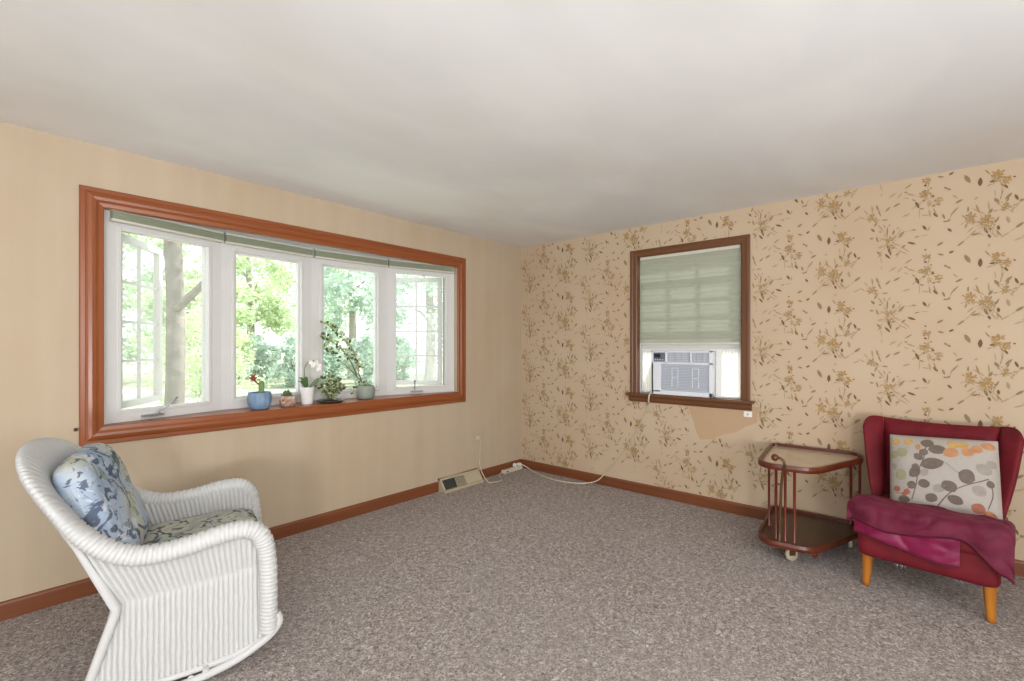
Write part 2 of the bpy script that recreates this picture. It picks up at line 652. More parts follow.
# colours: 1 leaf, 2 dark, 3 pale, 4 gold, 5 tan
mA = [(130, 95, 180, 135, 22, 2), (225, 105, 250, 75, 14, 1), (305, 170, 375, 120, 14, 1), (240, 255, 285, 200, 13, 3), (300, 198, 335, 198, 14, 1),
      (205, 330, 270, 290, 21, 1), (135, 370, 180, 325, 19, 1), (55, 310, 72, 362, 15, 1), (70, 360, 100, 412, 15, 1), (285, 415, 360, 385, 17, 3),
      (300, 245, 345, 258, 11, 3), (370, 258, 405, 278, 12, 1), (402, 280, 435, 340, 27, 2), (435, 342, 480, 345, 16, 1), (455, 400, 532, 400, 13, 3),
      (560, 378, 600, 416, 26, 2), (640, 388, 662, 434, 20, 1), (645, 455, 684, 455, 18, 1), (465, 490, 500, 532, 25, 2), (508, 545, 530, 495, 15, 3),
      (370, 530, 407, 530, 19, 1), (150, 590, 156, 500, 15, 1), (163, 500, 182, 478, 10, 1), (200, 575, 216, 528, 23, 1), (245, 602, 310, 540, 18, 1),
      (328, 640, 407, 656, 24, 2), (390, 600, 440, 583, 13, 1), (590, 672, 650, 635, 24, 1), (595, 58, 657, 64, 20, 1), (655, 150, 684, 168, 20, 1),
      (478, 34, 502, 26, 16, 2), (-5, 610, 35, 605, 19, 1), (55, 590, 72, 642, 17, 1), (38, 505, 65, 455, 18, 1), (8, 520, 42, 550, 18, 2), (98, 240, 106, 205, 9, 3),
      (150, 660, 188, 760, 24, 2), (58, 720, 105, 758, 23, 1), (275, 695, 315, 660, 21, 1), (240, 760, 272, 705, 11, 3), (180, 225, 235, 210, 9, 3), (165, 900, 240, 855, 13, 3),
      (100, 412, 60, 300, 5, 3), (437, 340, 437, 430, 6, 3), (300, 545, 430, 528, 5, 3), (440, 583, 525, 570, 5, 3), (90, 120, 108, 190, 5, 3), (150, 640, 120, 560, 7, 3), (185, 640, 240, 560, 6, 3),
      (70, 640, 120, 600, 8, 3), (500, 200, 470, 300, 8, 3), (270, 710, 230, 780, 5, 3), (120, 480, 135, 520, 14, 3), (235, 520, 255, 510, 22, 3), (80, 545, 100, 552, 20, 1),
      (500, 100, 30, 5), (485, 85, 22, 4), (515, 85, 22, 5), (480, 212, 34, 5), (455, 222, 26, 5), (510, 205, 28, 5), (555, 232, 20, 2), (545, 222, 14, 5), (475, 270, 17, 2), (600, 265, 27, 5), (610, 290, 22, 4), (565, 316, 15, 2),
      (530, 298, 15, 1), (490, 138, 19, 2), (540, 160, 14, 1), (635, 270, 12, 5), (500, 250, 20, 4), (485, 182, 14, 1), (520, 310, 12, 3), (600, 308, 10, 2), (440, 300, 12, 3),
      (172, 615, 30, 5), (150, 640, 24, 5), (195, 605, 20, 4), (190, 665, 14, 2), (203, 690, 14, 2), (165, 680, 24, 5), (205, 640, 14, 3), (20, 420, 34, 5), (45, 440, 26, 5), (0, 440, 26, 4), (30, 530, 16, 1), (85, 118, 14, 1)]
mB = [(15, 46, 62, 18, 22, 2), (155, 45, 206, 116, 38, 1), (292, 145, 296, 65, 36, 2), (-2, 162, 36, 178, 20, 1), (72, 296, 142, 258, 23, 1), (50, 220, 95, 252, 13, 3),
      (28, 405, 105, 322, 14, 1), (-2, 458, 30, 435, 20, 1), (5, 516, 42, 546, 22, 2), (238, 262, 278, 238, 15, 3), (222, 340, 342, 392, 13, 3), (368, 388, 402, 338, 27, 1),
      (370, 108, 455, 90, 22, 2), (508, 128, 540, 162, 20, 2), (513, 262, 578, 198, 25, 1), (418, 248, 462, 292, 29, 1), (600, 213, 632, 266, 22, 2), (640, 275, 684, 255, 28, 1),
      (530, 408, 552, 472, 28, 3), (603, 513, 684, 458, 27, 1), (570, 362, 602, 322, 14, 3), (213, 580, 288, 556, 22, 1), (88, 678, 158, 622, 18, 1), (330, 508, 362, 562, 26, 2),
      (362, 566, 386, 602, 22, 2), (452, 488, 458, 532, 25, 2), (588, 626, 684, 588, 13, 3), (362, 680, 382, 648, 14, 3), (425, 470, 462, 408, 17, 1), (470, 602, 562, 543, 12, 3), (440, 535, 456, 592, 12, 3),
      (465, 275, 502, 165, 8, 1), (20, 440, 50, 380, 5, 3), (340, 390, 352, 420, 10, 5), (286, 558, 325, 578, 6, 3), (155, 625, 205, 580, 5, 3), (560, 545, 612, 508, 7, 3), (400, 560, 430, 440, 7, 3), (385, 560, 360, 470, 7, 3),
      (500, 290, 470, 280, 8, 3), (420, 170, 432, 240, 6, 3), (600, 340, 660, 260, 6, 3), (490, 130, 480, 250, 5, 3), (370, 510, 395, 530, 16, 2),
      (205, 402, 32, 5), (185, 425, 24, 4), (235, 408, 24, 5), (188, 462, 22, 4), (235, 452, 20, 5), (210, 440, 16, 4), (330, 448, 36, 5), (312, 462, 26, 4), (375, 428, 32, 5), (352, 418, 24, 4), (356, 482, 26, 4), (402, 478, 20, 5), (430, 450, 18, 1), (345, 455, 20, 5),
      (395, 455, 16, 1), (440, 62, 36, 4), (425, 45, 26, 5), (470, 22, 32, 4), (430, 25, 26, 5), (455, 85, 24, 5), (530, 72, 28, 4), (550, 85, 20, 5), (525, 108, 22, 4), (505, 95, 18, 4), (520, 318, 26, 5), (535, 300, 18, 1), (500, 350, 18, 4), (510, 335, 20, 5), (598, 58, 14, 2)]
rs = random.Random(21)
for lst, cx, cy, nn, r0, r1 in ((mA, 500, 250, 14, 60, 190), (mA, 180, 640, 16, 60, 210), (mA, 25, 450, 10, 50, 150), (mB, 340, 470, 16, 60, 200), (mB, 450, 70, 12, 60, 150), (mB, 205, 430, 8, 50, 120), (mB, 515, 330, 10, 40, 130)):
    for q in range(nn):
        an = rs.uniform(0, 2 * PI)
        a0_, b0_ = rs.uniform(0.15, 0.4) * r0, rs.uniform(0.6, 1) * r1
        bend = rs.uniform(-0.35, 0.35)
        m_ = (a0_ + b0_) / 2
        p_ = [(cx + d_ * math.cos(a_), cy + d_ * math.sin(a_)) for d_, a_ in ((a0_, an), (m_, an + bend * 0.4), (b0_, an + bend))]
        lst.append((p_[0][0], p_[0][1], p_[1][0], p_[1][1], 6, 3))
        if q % 2:
            lst.append((p_[1][0], p_[1][1], p_[2][0], p_[2][1], rs.choice((8, 12, 16)), rs.choice((1, 3, 3, 5))))
ELS = motif(870, 170, mA) + motif(947, 170, mB)
PW, PH = 0.765, 0.487
rnd = random.Random(3)


OFF = [0.0]


def ell(mb, cpt, ax, wd, mi, n=6):
    a = Vector((0, ax[0], ax[1]))
    b = Vector((0, -ax[1], ax[0])).normalized() * wd / 2
    c_ = Vector((-0.0008 - OFF[0], cpt[0], cpt[1]))
    OFF[0] += 3e-6
    pts = [c_ + a * 0.5 * math.cos(2 * PI * k / n) + b * math.sin(2 * PI * k / n) for k in range(n)]
    mb.add(pts, [tuple(reversed(range(n)))], mi)


def put(kind, *q):
    return q


for i in range(-2, 6):
    for j in range(-4, 5):
        oy = i * PW
        oz = j * PH + (PH / 2 if i % 2 else 0)
        OFF[0] = 0.0
        for e in ELS:
            OFF[0] += 3e-6
            if e[0] == 'leaf':
                (a1, z1), (a2, z2), wd, c_ = e[1:]
                ca, cz = (a1 + a2) / 2 + oy, (z1 + z2) / 2 + oz
            else:
                (a1, z1), rad, c_ = e[1:]
                ca, cz = a1 + oy, z1 + oz
            if not (-4.6 < ca < -0.01 and 0.09 < cz < H - 0.012):
                continue
            if -2.36 < ca < -1.31 and 0.83 < cz < 2.215 or inpatch(ca, cz):
                continue
            if e[0] == 'leaf':
                mb2 = mb
                p0 = Vector((-0.0008 - OFF[0], a1 + oy, z1 + oz))
                p1 = Vector((-0.0008 - OFF[0], a2 + oy, z2 + oz))
                mb.leaf(p0, p1, wd, (-1, 0, 0), c_)
            else:
                n = 4 if c_ in (4, 5) else 1
                if n == 1:
                    ell(mb, (ca, cz), (rad, rad * 0.4), rad * 0.8, c_)
                else:
                    for k in range(n):
                        a = 2 * PI * k / n + rnd.random() * 1.2
                        d = (math.cos(a) * rad * 0.85, math.sin(a) * rad * 0.85)
                        ell(mb, (ca + d[0] * 0.55, cz + d[1] * 0.55), d, rad * 0.45, rnd.choice((c_, c_, 4, 5, 3)))
WR = mb.build('wall_right', [M['paper'], M['p_leaf'], M['p_dark'], M['p_pale'], M['p_gold'], M['p_tan'], M['p_patch']])
struct(WR, 'cream papered wall with brown floral sprigs')

# baseboards
bprof = [(0.0, 0.0), (0.014, 0.0), (0.014, 0.075), (0.009, 0.086), (0.0, 0.09)]


def baseboard(name, axis, a0, a1, mat):
    mb = MB()
    if axis == 'x':
        rows = [[(a, -p, z) for p, z in bprof] for a in (a0, a1)]
    else:
        rows = [[(-p, a, z) for p, z in bprof] for a in (a0, a1)]
    mb.grid(rows, 0, smooth=False)
    n = len(bprof)
    mb.f += [tuple(range(n)), tuple(range(n, 2 * n))]
    mb.mi += [0, 0]
    mb.sm += [False, False]
    return struct(mb.build(name, mat))


baseboard('baseboard_left', 'x', XW, -0.014, M['base_x'])
baseboard('baseboard_right', 'y', YB, 0.0, M['base_y'])

# ------------------------------------------------------------------ window 1: the bow window
w1 = struct(empty('window_1', (-2.24, 0, 0.8)), 'wide four-light bow window framed in orange varnished wood')
W1 = Vector(w1.location)


def local(mb, root):
    L = Vector(root.location)
    mb.v = [tuple(Vector(q) - L) for q in mb.v]
    return mb


mb = MB()
prof = [(0.0, 0.0), (0.0, 0.014), (0.004, 0.018), (0.022, 0.018), (0.025, 0.0165), (0.035, 0.023), (0.05, 0.0265), (0.064, 0.024), (0.074, 0.0185), (0.078, 0.017), (0.096, 0.014), (0.1, 0.011), (0.1, -0.03)]
frame_sweep(mb, (-3.632, -0.845, 0.797, 2.184), prof, lambda a, z, d: (a, -d, z))
local(mb, w1).build('casing', [M['case_x'], M['case_z']], w1)

# bow plan, front faces of the four frames
Bv = [Vector((-3.532, 0.035)), Vector((-2.897, 0.205)), Vector((-2.245, 0.262)), Vector((-1.593, 0.205)), Vector((-0.955, 0.035))]
mb = MB()
seat = [(-3.533, 0.0), (-0.957, 0.0)] + [(b.x, b.y + 0.12) for b in reversed(Bv)]
mb.prism([(-3.533, -0.012), (-0.947, -0.012)] + [(min(b.x, -0.955) , b.y + 0.12) for b in reversed(Bv)], 0.862, 0.898)
local(mb, w1).build('seat_board', M['case_x'], w1, 0.004)
mb = MB()
mb.prism([(-3.533, 0.002), (-0.957, 0.002)] + [(b.x, b.y + 0.12) for b in reversed(Bv)], 2.132, 2.165)
local(mb, w1).build('head_board', M['white_frame'], w1)


def seg_matrix(i):
    p, q = Bv[i], Bv[i + 1]
    ang = math.atan2(q.y - p.y, q.x - p.x)
    return Matrix.Translation((p.x - W1.x, p.y - W1.y, -W1.z)) @ Matrix.Rotation(ang, 4, 'Z'), (q - p).length


def rect_frame(mb, s0, s1, z0, z1, ws, d0, d1, mi=0, mat=None, wz=None):
    wz = wz or ws
    mb.box(s0, s0 + ws, d0, d1, z0, z1, mi, mat)
    mb.box(s1 - ws, s1, d0, d1, z0, z1, mi, mat)
    mb.box(s0 + ws, s1 - ws, d0, d1, z0, z0 + wz, mi, mat)
    mb.box(s0 + ws, s1 - ws, d0, d1, z1 - wz, z1, mi, mat)


def sash(parent, hinge, ang, width, sgn, z0, z1, cols, rows_, label):
    """An opened casement: hinge point in parent space, ang = direction of the sash from the hinge."""
    o_m = Matrix.Translation(hinge) @ Matrix.Rotation(ang, 4, 'Z')
    mb = MB()
    rect_frame(mb, 0, width, z0, z1, 0.042, -0.02, 0.02, 0, o_m)
    so = mb.build('sash', M['white_frame'], parent, 0.003)
    if label:
        so['label'] = label
    g = MB()
    g.box(0.04, width - 0.04, -0.003, 0.003, z0 + 0.04, z1 - 0.04, 0, o_m)
    g.build('glass_pane', M['glass'], so)
    g = MB()
    for k in range(1, cols):
        x = 0.042 + (width - 0.084) * k / cols
        g.box(x - 0.008, x + 0.008, -0.008, 0.008, z0 + 0.04, z1 - 0.04, 0, o_m)
    for k in range(1, rows_):
        z = z0 + 0.042 + (z1 - z0 - 0.084) * k / rows_
        g.box(0.04, width - 0.04, -0.007, 0.007, z - 0.008, z + 0.008, 0, o_m)
    g.build('grille', M['white_frame'], so)
    return so


for i in range(4):
    Mx, L = seg_matrix(i)
    mb = MB()
    mb.box(-0.004, 0.076, 0, 0.09, 0.898, 2.134, 0, Mx)
    mb.box(L - 0.076, L + 0.004, 0, 0.09, 0.898, 2.134, 0, Mx)
    mb.box(0.07, L - 0.07, 0, 0.09, 0.898, 0.958, 0, Mx)
    mb.box(0.07, L - 0.07, 0, 0.09, 1.996, 2.134, 0, Mx)
    # inner bead
    rect_frame(mb, 0.066, L - 0.066, 0.948, 2.006, 0.02, -0.006, 0.03, 0, Mx)
    fr = mb.build('window_frame', M['white_frame'], w1, 0.003)
    if i in (1, 2):
        mb = MB()
        rect_frame(mb, 0.086, L - 0.076, 0.958, 1.996, 0.022, 0.022, 0.06, 0, Mx)
        so = mb.build('sash', M['white_frame'], w1, 0.002)
        g = MB()
        g.box(0.1, L - 0.09, 0.04, 0.046, 0.97, 1.985, 0, Mx)
        g.build('glass_pane', M['glass'], so)
    else:
        g = MB()
        g.box(0.086, L - 0.086, 0.026, 0.028, 0.966, 1.99, 0, Mx)
        g.build('insect_screen', M['screen'], w1)
        # crank operator on the bottom rail
        c0 = 0.235 if i == 0 else 0.27
        cr = MB()
        cr.box(c0 - 0.05, c0 + 0.06, -0.03, 0.0, 0.915, 0.928, 0, Mx)
        d = 1 if i == 0 else -1
        pts = [Mx @ Vector(q) for q in ((c0 + 0.03 , -0.02, 0.928), (c0 + 0.032, -0.03, 0.945), (c0 + 0.05 + 0.035 * (d > 0), -0.045, 0.985), (c0 + 0.06 + 0.06 * (d > 0), -0.05, 1.02))]
        if d < 0:
            pts = [Mx @ Vector(q) for q in ((c0 - 0.02, -0.02, 0.928), (c0 - 0.02, -0.03, 0.95), (c0 - 0.022, -0.036, 0.99), (c0 - 0.025, -0.04, 1.025))]
        cr.tube(pts, [0.006, 0.006, 0.005, 0.007], 8)
        cr.build('crank_handle', M['metal'], w1)
Mx, L = seg_matrix(0)
sash(w1, Mx @ Vector((0.09, 0.075, 0)), R(54), 0.51, 1, 0.965, 1.99, 2, 4, 'sash swung open outward on its left hinge')
Mx, L = seg_matrix(3)
sash(w1, Mx @ Vector((L - 0.09, 0.075, 0)), R(180 - 48.8 + 2), 0.49, -1, 0.965, 1.99, 2, 4, 'sash swung a little open on its right hinge')

# four raised cellular shades under the head board
names = ['raised sage cellular shade over the leftmost light of the bow window', 'raised sage cellular shade over the second light of the bow window, above the blue pot',
         'raised sage cellular shade over the third light of the bow window, above the leafy branch', 'raised sage cellular shade over the rightmost light of the bow window']
for i in range(4):
    p, q = Bv[i], Bv[i + 1]
    ang = math.atan2(q.y - p.y, q.x - p.x)
    L = (q - p).length
    a, b = (0.025, L - 0.008) if i == 0 else ((0.006, L - 0.02) if i == 3 else (0.012, L - 0.012))
    sh = empty('cellular_shade', (p.x, p.y, 2.024), ang, names[i], 'window shade', 'raised shades of the bow window')
    d = -0.012
    hr = MB().box(a, b, d - 0.034, d, 0.058, 0.074)
    hr.build('head_rail', M['shade_rail'], sh, 0.003)
    st = MB()
    rows = []
    for k in range(9):
        z = 0.058 - 0.043 * k / 8
        y = d - 0.034 + (0.004 if k % 2 else 0)
        rows.append([(a + 0.004, y, z), (b - 0.004, y, z), (b - 0.004, d - 0.003, z), (a + 0.004, d - 0.003, z)])
    st.grid(rows, 0, closed_v=True, smooth=False)
    st.build('folded_fabric', M['shade_head'], sh)
    br = MB().box(a, b, d - 0.036, d, 0.0, 0.015)
    br.build('bottom_rail', M['shade_rail'], sh, 0.004)

# ------------------------------------------------------------------ window 2
w2 = struct(empty('window_2', (0, -1.84, 0.85)), 'narrow sash window in brown wood casing on the papered wall')
mb = MB()
prof2 = [(0.0, 0.0), (0.0, 0.016), (0.006, 0.02), (0.02, 0.02), (0.028, 0.016), (0.058, 0.014), (0.066, 0.009), (0.066, -0.06)]
frame_sweep(mb, (-2.343, -1.327, 0.84, 2.205), prof2, lambda a, z, d: (-d, a, z))
local(mb, w2).build('casing', [M['case2_y'], M['case2_z']], w2)
mb = MB().box(-0.05, 0.06, -2.375, -1.300, 0.884, 0.908)
local(mb, w2).build('window_sill', M['case2_y'], w2, 0.006)
mb = MB()
rows = [[(-x, a, z) for x, z in ((0, 0.828), (0.016, 0.832), (0.024, 0.85), (0.026, 0.872), (0.03, 0.884), (0, 0.884))] for a in (-2.355, -1.315)]
mb.grid(rows, 0, smooth=False)
mb.f += [tuple(range(6)), tuple(range(6, 12))]
mb.mi += [0, 0]
mb.sm += [False, False]
local(mb, w2).build('apron', M['case2_y'], w2)
mb = MB()
for (a0, a1, z0, z1) in ((-2.285, -2.268, 0.9, 2.15), (-1.405, -1.388, 0.9, 2.15), (-2.27, -1.40, 2.135, 2.155)):
    mb.box(0.045, 0.148, a0, a1, z0, z1)
mb.box(0.06, 0.16, -2.285, -1.388, 0.885, 0.912)
local(mb, w2).build('window_frame', M['white_frame'], w2)


def sash2(x0, x1, z0, z1, cols, rows_, nm):
    mb = MB()
    a0, a1 = -2.268, -1.405
    for (p, q, r_, s_) in ((a0, a0 + 0.045, z0, z1), (a1 - 0.045, a1, z0, z1), (a0 + 0.045, a1 - 0.045, z0, z0 + 0.045), (a0 + 0.045, a1 - 0.045, z1 - 0.045, z1)):
        mb.box(x0, x1, p, q, r_, s_)
    if nm == 'lower_sash':
        mb.box(x0, x1, a0 + 0.045, a1 - 0.045, z0 + 0.045, z0 + 0.1)  # extra rail height added to block stray sun under the shade
    so = local(mb, w2).build(nm, M['white_frame'], w2, 0.003)
    xm = (x0 + x1) / 2
    g = MB().box(xm - 0.002, xm + 0.002, a0 + 0.04, a1 - 0.04, z0 + 0.04, z1 - 0.04)
    local(g, w2).build('glass_pane', M['glass'], so)
    g = MB()
    for k in range(1, cols):
        y = a0 + 0.045 + (a1 - a0 - 0.09) * k / cols
        g.box(xm - 0.008, xm + 0.008, y - 0.011, y + 0.011, z0 + 0.04, z1 - 0.04)
    for k in range(1, rows_):
        z = z0 + 0.045 + (z1 - z0 - 0.09) * k / rows_
        g.box(xm - 0.008, xm + 0.008, a0 + 0.04, a1 - 0.04, z - 0.011, z + 0.011)
    local(g, w2).build('grille', M['white_frame'], so)


sash2(0.106, 0.136, 1.50, 2.135, 3, 2, 'upper_sash')
sash2(0.072, 0.102, 1.308, 1.96, 3, 2, 'lower_sash')

cs = empty('cellular_shade', (0.028, -1.84, 1.345), 0, 'half-lowered sage cellular shade above the window air conditioner', 'window shade')
a0, a1 = -0.427, 0.433
MB().box(-0.015, 0.015, a0, a1, 0.77, 0.797).build('head_rail', M['shade_rail'], cs, 0.004)
mb = MB()
n = 40
rows = [[(-0.012 + (0.004 if k % 2 else 0), a, 0.77 - 0.755 * k / n) for a in (a0, a1)] for k in range(n + 1)]
mb.grid(rows, 0, smooth=False)
mb.build('pleated_fabric', M['shade'], cs)
MB().box(-0.017, 0.013, a0, a1, 0.0, 0.018).build('bottom_rail', M['shade_rail'], cs, 0.004)

# ------------------------------------------------------------------ air conditioner in window 2
ac = empty('air_conditioner', (0, -1.80, 0.91), 0, 'white window air conditioner filling the lower part of the sash window', 'air conditioner')
y0, y1 = -0.265, 0.262          # right (towards the chair) and left edges
zt = 0.385
mb = MB()
rect = [(-0.012, 0.43)]
mb.box(-0.005, 0.43, y0, y1, 0.0, zt)
mb.build('body', M['ac_white'], ac, 0.012)
# front face: a raised rim with a curved-in field
fx = -0.03
mb = MB()
mb.box(fx, 0.0, y0, y1, zt - 0.018, zt)                       # top rim
mb.box(fx, 0.0, y0, y1, 0.0, 0.04)                            # bottom rim
mb.box(fx, 0.0, y1 - 0.022, y1, 0.0, zt)
mb.box(fx, 0.0, y0, y0 + 0.03, 0.0, zt)
mb.box(fx, 0.0, y0, y1, zt - 0.118, zt - 0.098)               # bar under the top row
mb.box(fx, 0.0, y1 - 0.145, y1 - 0.125, zt - 0.118, zt)       # bar right of the control panel
mb.box(fx, 0.0, y0 + 0.17, y0 + 0.185, zt - 0.118, zt)
mb.box(fx, 0.0, y1 - 0.088, y1, 0.02, zt - 0.11)              # blank left cheek
mb.build('front_frame', M['ac_white'], ac, 0.005)
mb = MB()
for k in range(17):
    z = 0.046 + 0.0133 * k
    mb.box(-0.022, -0.006, y0 + 0.03, y1 - 0.088, z, z + 0.0085)
mb.build('intake_grille', M['ac_grille'], ac)
for (c_, zc) in ((0.05, 0.16), (-0.125, 0.16)):
    mb = MB()
    mb.box(-0.025, -0.018, c_ - 0.03, c_ - 0.022, zc - 0.09, zc + 0.075)
    mb.box(-0.025, -0.018, c_ + 0.022, c_ + 0.03, zc - 0.09, zc + 0.075)
    mb.box(-0.025, -0.018, c_ - 0.03, c_ + 0.03, zc + 0.07, zc + 0.077)
    mb.box(-0.025, -0.018, c_ - 0.03, c_ + 0.03, zc - 0.012, zc - 0.005)
    mb.build('grille_rib', M['ac_white'], ac)
mb = MB()
for (p, q, nb) in ((y1 - 0.335, y1 - 0.148, 10), (y0 + 0.035, y0 + 0.168, 8)):
    for k in range(5):
        z = zt - 0.094 + 0.0155 * k
        mb.box(-0.022, -0.006, p, q, z, z + 0.009)
    for k in range(4):
        y = p + (q - p) * k / 3
        mb.box(-0.026, -0.01, y - 0.003, y + 0.003, zt - 0.096, zt - 0.02)
mb.build('outlet_louver', M['ac_grille'], ac)
mb = MB().box(-0.032, -0.004, y1 - 0.123, y1 - 0.02, zt - 0.094, zt - 0.02)
cp = mb.build('control_panel', M['ac_panel'], ac, 0.004)
MB().box(-0.034, -0.03, y1 - 0.085, y1 - 0.03, zt - 0.062, zt - 0.03).build('display', M['black'], cp)
mb = MB()
for k in range(4):
    mb.box(-0.034, -0.03, y1 - 0.113 + 0.022 * k, y1 - 0.1 + 0.022 * k, zt - 0.086, zt - 0.075)
mb.build('button', M['ac_grille'], cp)


def accordion(p, q, lab):
    mb = MB()
    n = max(6, int((q - p) / 0.012) // 2 * 2)
    rows = [[(0.06 + (0.012 if k % 2 else 0), p + (q - p) * k / n, z) for z in (0.006, 0.39)] for k in range(n + 1)]
    mb.grid(rows, 0, smooth=False)
    o = mb.build('accordion_panel', M['accordion'], ac)
    f = MB()
    for (r_, s_, z0, z1) in ((p, p + 0.012, 0.003, 0.396), (q - 0.012, q, 0.003, 0.396), (p, q, 0.003, 0.014), (p, q, 0.385, 0.396)):
        f.box(0.05, 0.078, r_, s_, z0, z1)
    f.build('panel_frame', M['white_plastic'], o, 0.002)


accordion(-0.465, y0 - 0.004, '')
accordion(y1 + 0.004, 0.392, '')
mb = MB().box(0.04, 0.07, y0 - 0.05, y0 - 0.005, 0.0, 0.396)
mb.box(0.045, 0.1, -0.466, 0.393, 0.383, 0.4)  # top bar added over the body to block sun leaking through the gap
mb.build('mounting_rail_sun_block', M['white_plastic'], ac, 0.003)

# AC cord: out under the front corner, down the wall, along the floor to the corner
cpts = spline([(-0.035, -1.54, 0.93), (-0.06, -1.535, 0.905), (-0.056, -1.525, 0.85), (-0.02, -1.51, 0.80), (-0.012, -1.42, 0.62), (-0.012, -1.27, 0.36), (-0.016, -1.09, 0.15), (-0.03, -0.99, 0.04), (-0.09, -0.89, 0.008), (-0.16, -0.78, 0.006), (-0.19, -0.62, 0.006), (-0.15, -0.42, 0.006), (-0.085, -0.25, 0.007), (-0.06, -0.15, 0.025), (-0.065, -0.095, 0.045), (-0.085, -0.07, 0.056)], 90)
cpts = cpts[:-1]
ACL = Vector(ac.location)
cord = MB().tube([Vector(p) - ACL for p in cpts], [0.007 if p[2] > 0.83 else (0.003 if p[2] > 0.12 else 0.006) for p in cpts], 8).build('power_cord', M['cord'], ac)
pe = Vector((-0.09, -0.055, 0.0415)) - ACL
MB().box(pe.x - 0.015, pe.x + 0.015, pe.y - 0.02, pe.y + 0.02, pe.z, pe.z + 0.03).build('plug', M['white_plastic'], cord, 0.006)

# wall plate beside the sill
wp = empty('wall_plate', (0, -2.325, 0.80), 0, 'small white wall plate just under the right end of the brown window sill', 'wall plate')
MB().box(-0.006, 0.0, -0.03, 0.03, -0.022, 0.022).build('plate', M['white_plastic'], wp, 0.002)
MB().lathe([(0.001, 0.0), (0.006, 0.0), (0.006, 0.003)], seg=10).build('socket', M['vent'], wp).matrix_local = Matrix.Translation((-0.006, 0, 0)) @ Matrix.Rotation(R(-90), 4, 'Y')

# ------------------------------------------------------------------ vent, power strip, cords on the left wall
vr = empty('floor_vent', (-0.92, 0, 0), 0, 'beige metal baseboard heat register against the tan wall', 'heat register')
a0, a1 = -0.265, 0.235
mb = MB()
pr = [(0.0, 0.0), (-0.10, 0.0), (-0.10, 0.018), (-0.088, 0.022), (-0.03, 0.105), (-0.018, 0.118), (0.0, 0.118)]
# end caps and lips of the sloping register
for (p, q) in ((a0, a0 + 0.022), (0.03, a1)):
    rows = [[(a, y - 0.001, z) for y, z in pr] for a in (p, q)]
    mb.grid(rows, 0, smooth=False)
    mb.f += [tuple(range(len(mb.v) - 14, len(mb.v) - 7)), tuple(range(len(mb.v) - 7, len(mb.v)))]
    mb.mi += [0, 0]
    mb.sm += [False, False]
mb.box(a0 - 0.001, a1 + 0.001, -0.1035, -0.08, 0.0, 0.0225)
mb.box(a0, a1, -0.034, -0.001, 0.1, 0.118)
mb.build('housing', M['vent'], vr)
MB().add([(a0 + 0.02, -0.075, 0.012), (0.035, -0.075, 0.012), (0.035, -0.02, 0.104), (a0 + 0.02, -0.02, 0.104)], [(0, 1, 2, 3)]).build('duct', M['dark_slot'], vr)
mb = MB()
for k in range(7):
    a = -0.085 + 0.018 * k
    mb.add([(a, -0.086, 0.022), (a + 0.005, -0.086, 0.022), (a + 0.005, -0.03, 0.102), (a, -0.03, 0.102), (a, -0.07, 0.018), (a + 0.005, -0.07, 0.018), (a + 0.005, -0.014, 0.1), (a, -0.014, 0.1)],
           [(0, 1, 2, 3), (4, 7, 6, 5), (0, 3, 7, 4), (1, 5, 6, 2), (0, 4, 5, 1), (3, 2, 6, 7)])
mb.build('damper_vane', M['vent'], vr)

PSX, PSY = -0.20, -0.05
ps = empty('power_strip', (PSX, PSY, 0.0), 0, 'beige power strip lying along the baseboard in the corner', 'power strip')
MB().box(-0.15, 0.14, -0.027, 0.027, 0.002, 0.04).build('body', M['cord'], ps, 0.006)
MB().box(-0.12, -0.095, -0.029, -0.026, 0.014, 0.028).build('switch', M['black'], ps)
for k in range(5):
    x = -0.06 + 0.036 * k
    mb = MB()
    mb.lathe([(0.001, 0.0005), (0.011, 0.0005), (0.013, 0.0), (0.013, -0.002)], (x, 0, 0.0405), 14)
    for s_ in (-0.006, 0.004):
        mb.box(x - 0.005, x + 0.004, s_, s_ + 0.002, 0.0395, 0.0415, 1)
    mb.build('socket', [M['cord'], M['dark_slot']], ps)
ad = empty('power_adapter', (PSX + 0.045, PSY, 0.0415), 0, 'small white adapter plugged into the power strip in the corner', 'adapter')
MB().box(-0.018, 0.018, -0.022, 0.022, 0.0, 0.034).build('adapter_body', M['white_plastic'], ad, 0.006)
MB().box(-0.006, 0.006, -0.0235, -0.021, 0.01, 0.02).build('usb_port', M['dark_slot'], ad)
c2 = spline([(-0.35, -0.05, 0.02), (-0.40, -0.055, 0.018), (-0.44, -0.08, 0.007), (-0.49, -0.16, 0.006), (-0.56, -0.215, 0.006), (-0.65, -0.20, 0.006), (-0.675, -0.15, 0.006), (-0.668, -0.06, 0.08), (-0.655, -0.012, 0.16), (-0.648, -0.008, 0.28), (-0.645, -0.01, 0.39), (-0.66, -0.02, 0.415), (-0.68, -0.012, 0.42)], 70)
c2 = [(x - PSX, y - PSY, z) for x, y, z in c2]
pc2 = MB().tube(c2, 0.005, 8).build('power_cord', M['cord'], ps)
MB().box(-0.70 - PSX, -0.665 - PSX, -0.026 - PSY, -0.0065 - PSY, 0.405, 0.437).build('plug', M['cord'], pc2, 0.003)
ol = empty('wall_outlet', (-0.69, 0, 0.425), 0, 'small cream outlet on the tan wall above the heat register', 'outlet')
MB().box(-0.035, 0.035, -0.006, 0.0, -0.055, 0.055).build('plate', M['wall'], ol, 0.002)
MB().box(-0.014, 0.014, -0.0075, -0.006, 0.018, 0.042).build('socket', M['vent'], ol, 0.003)
bk = empty('curtain_bracket', (-3.645, 0, 0.89), 0, 'tiny metal bracket on the wall left of the orange window casing', 'bracket')
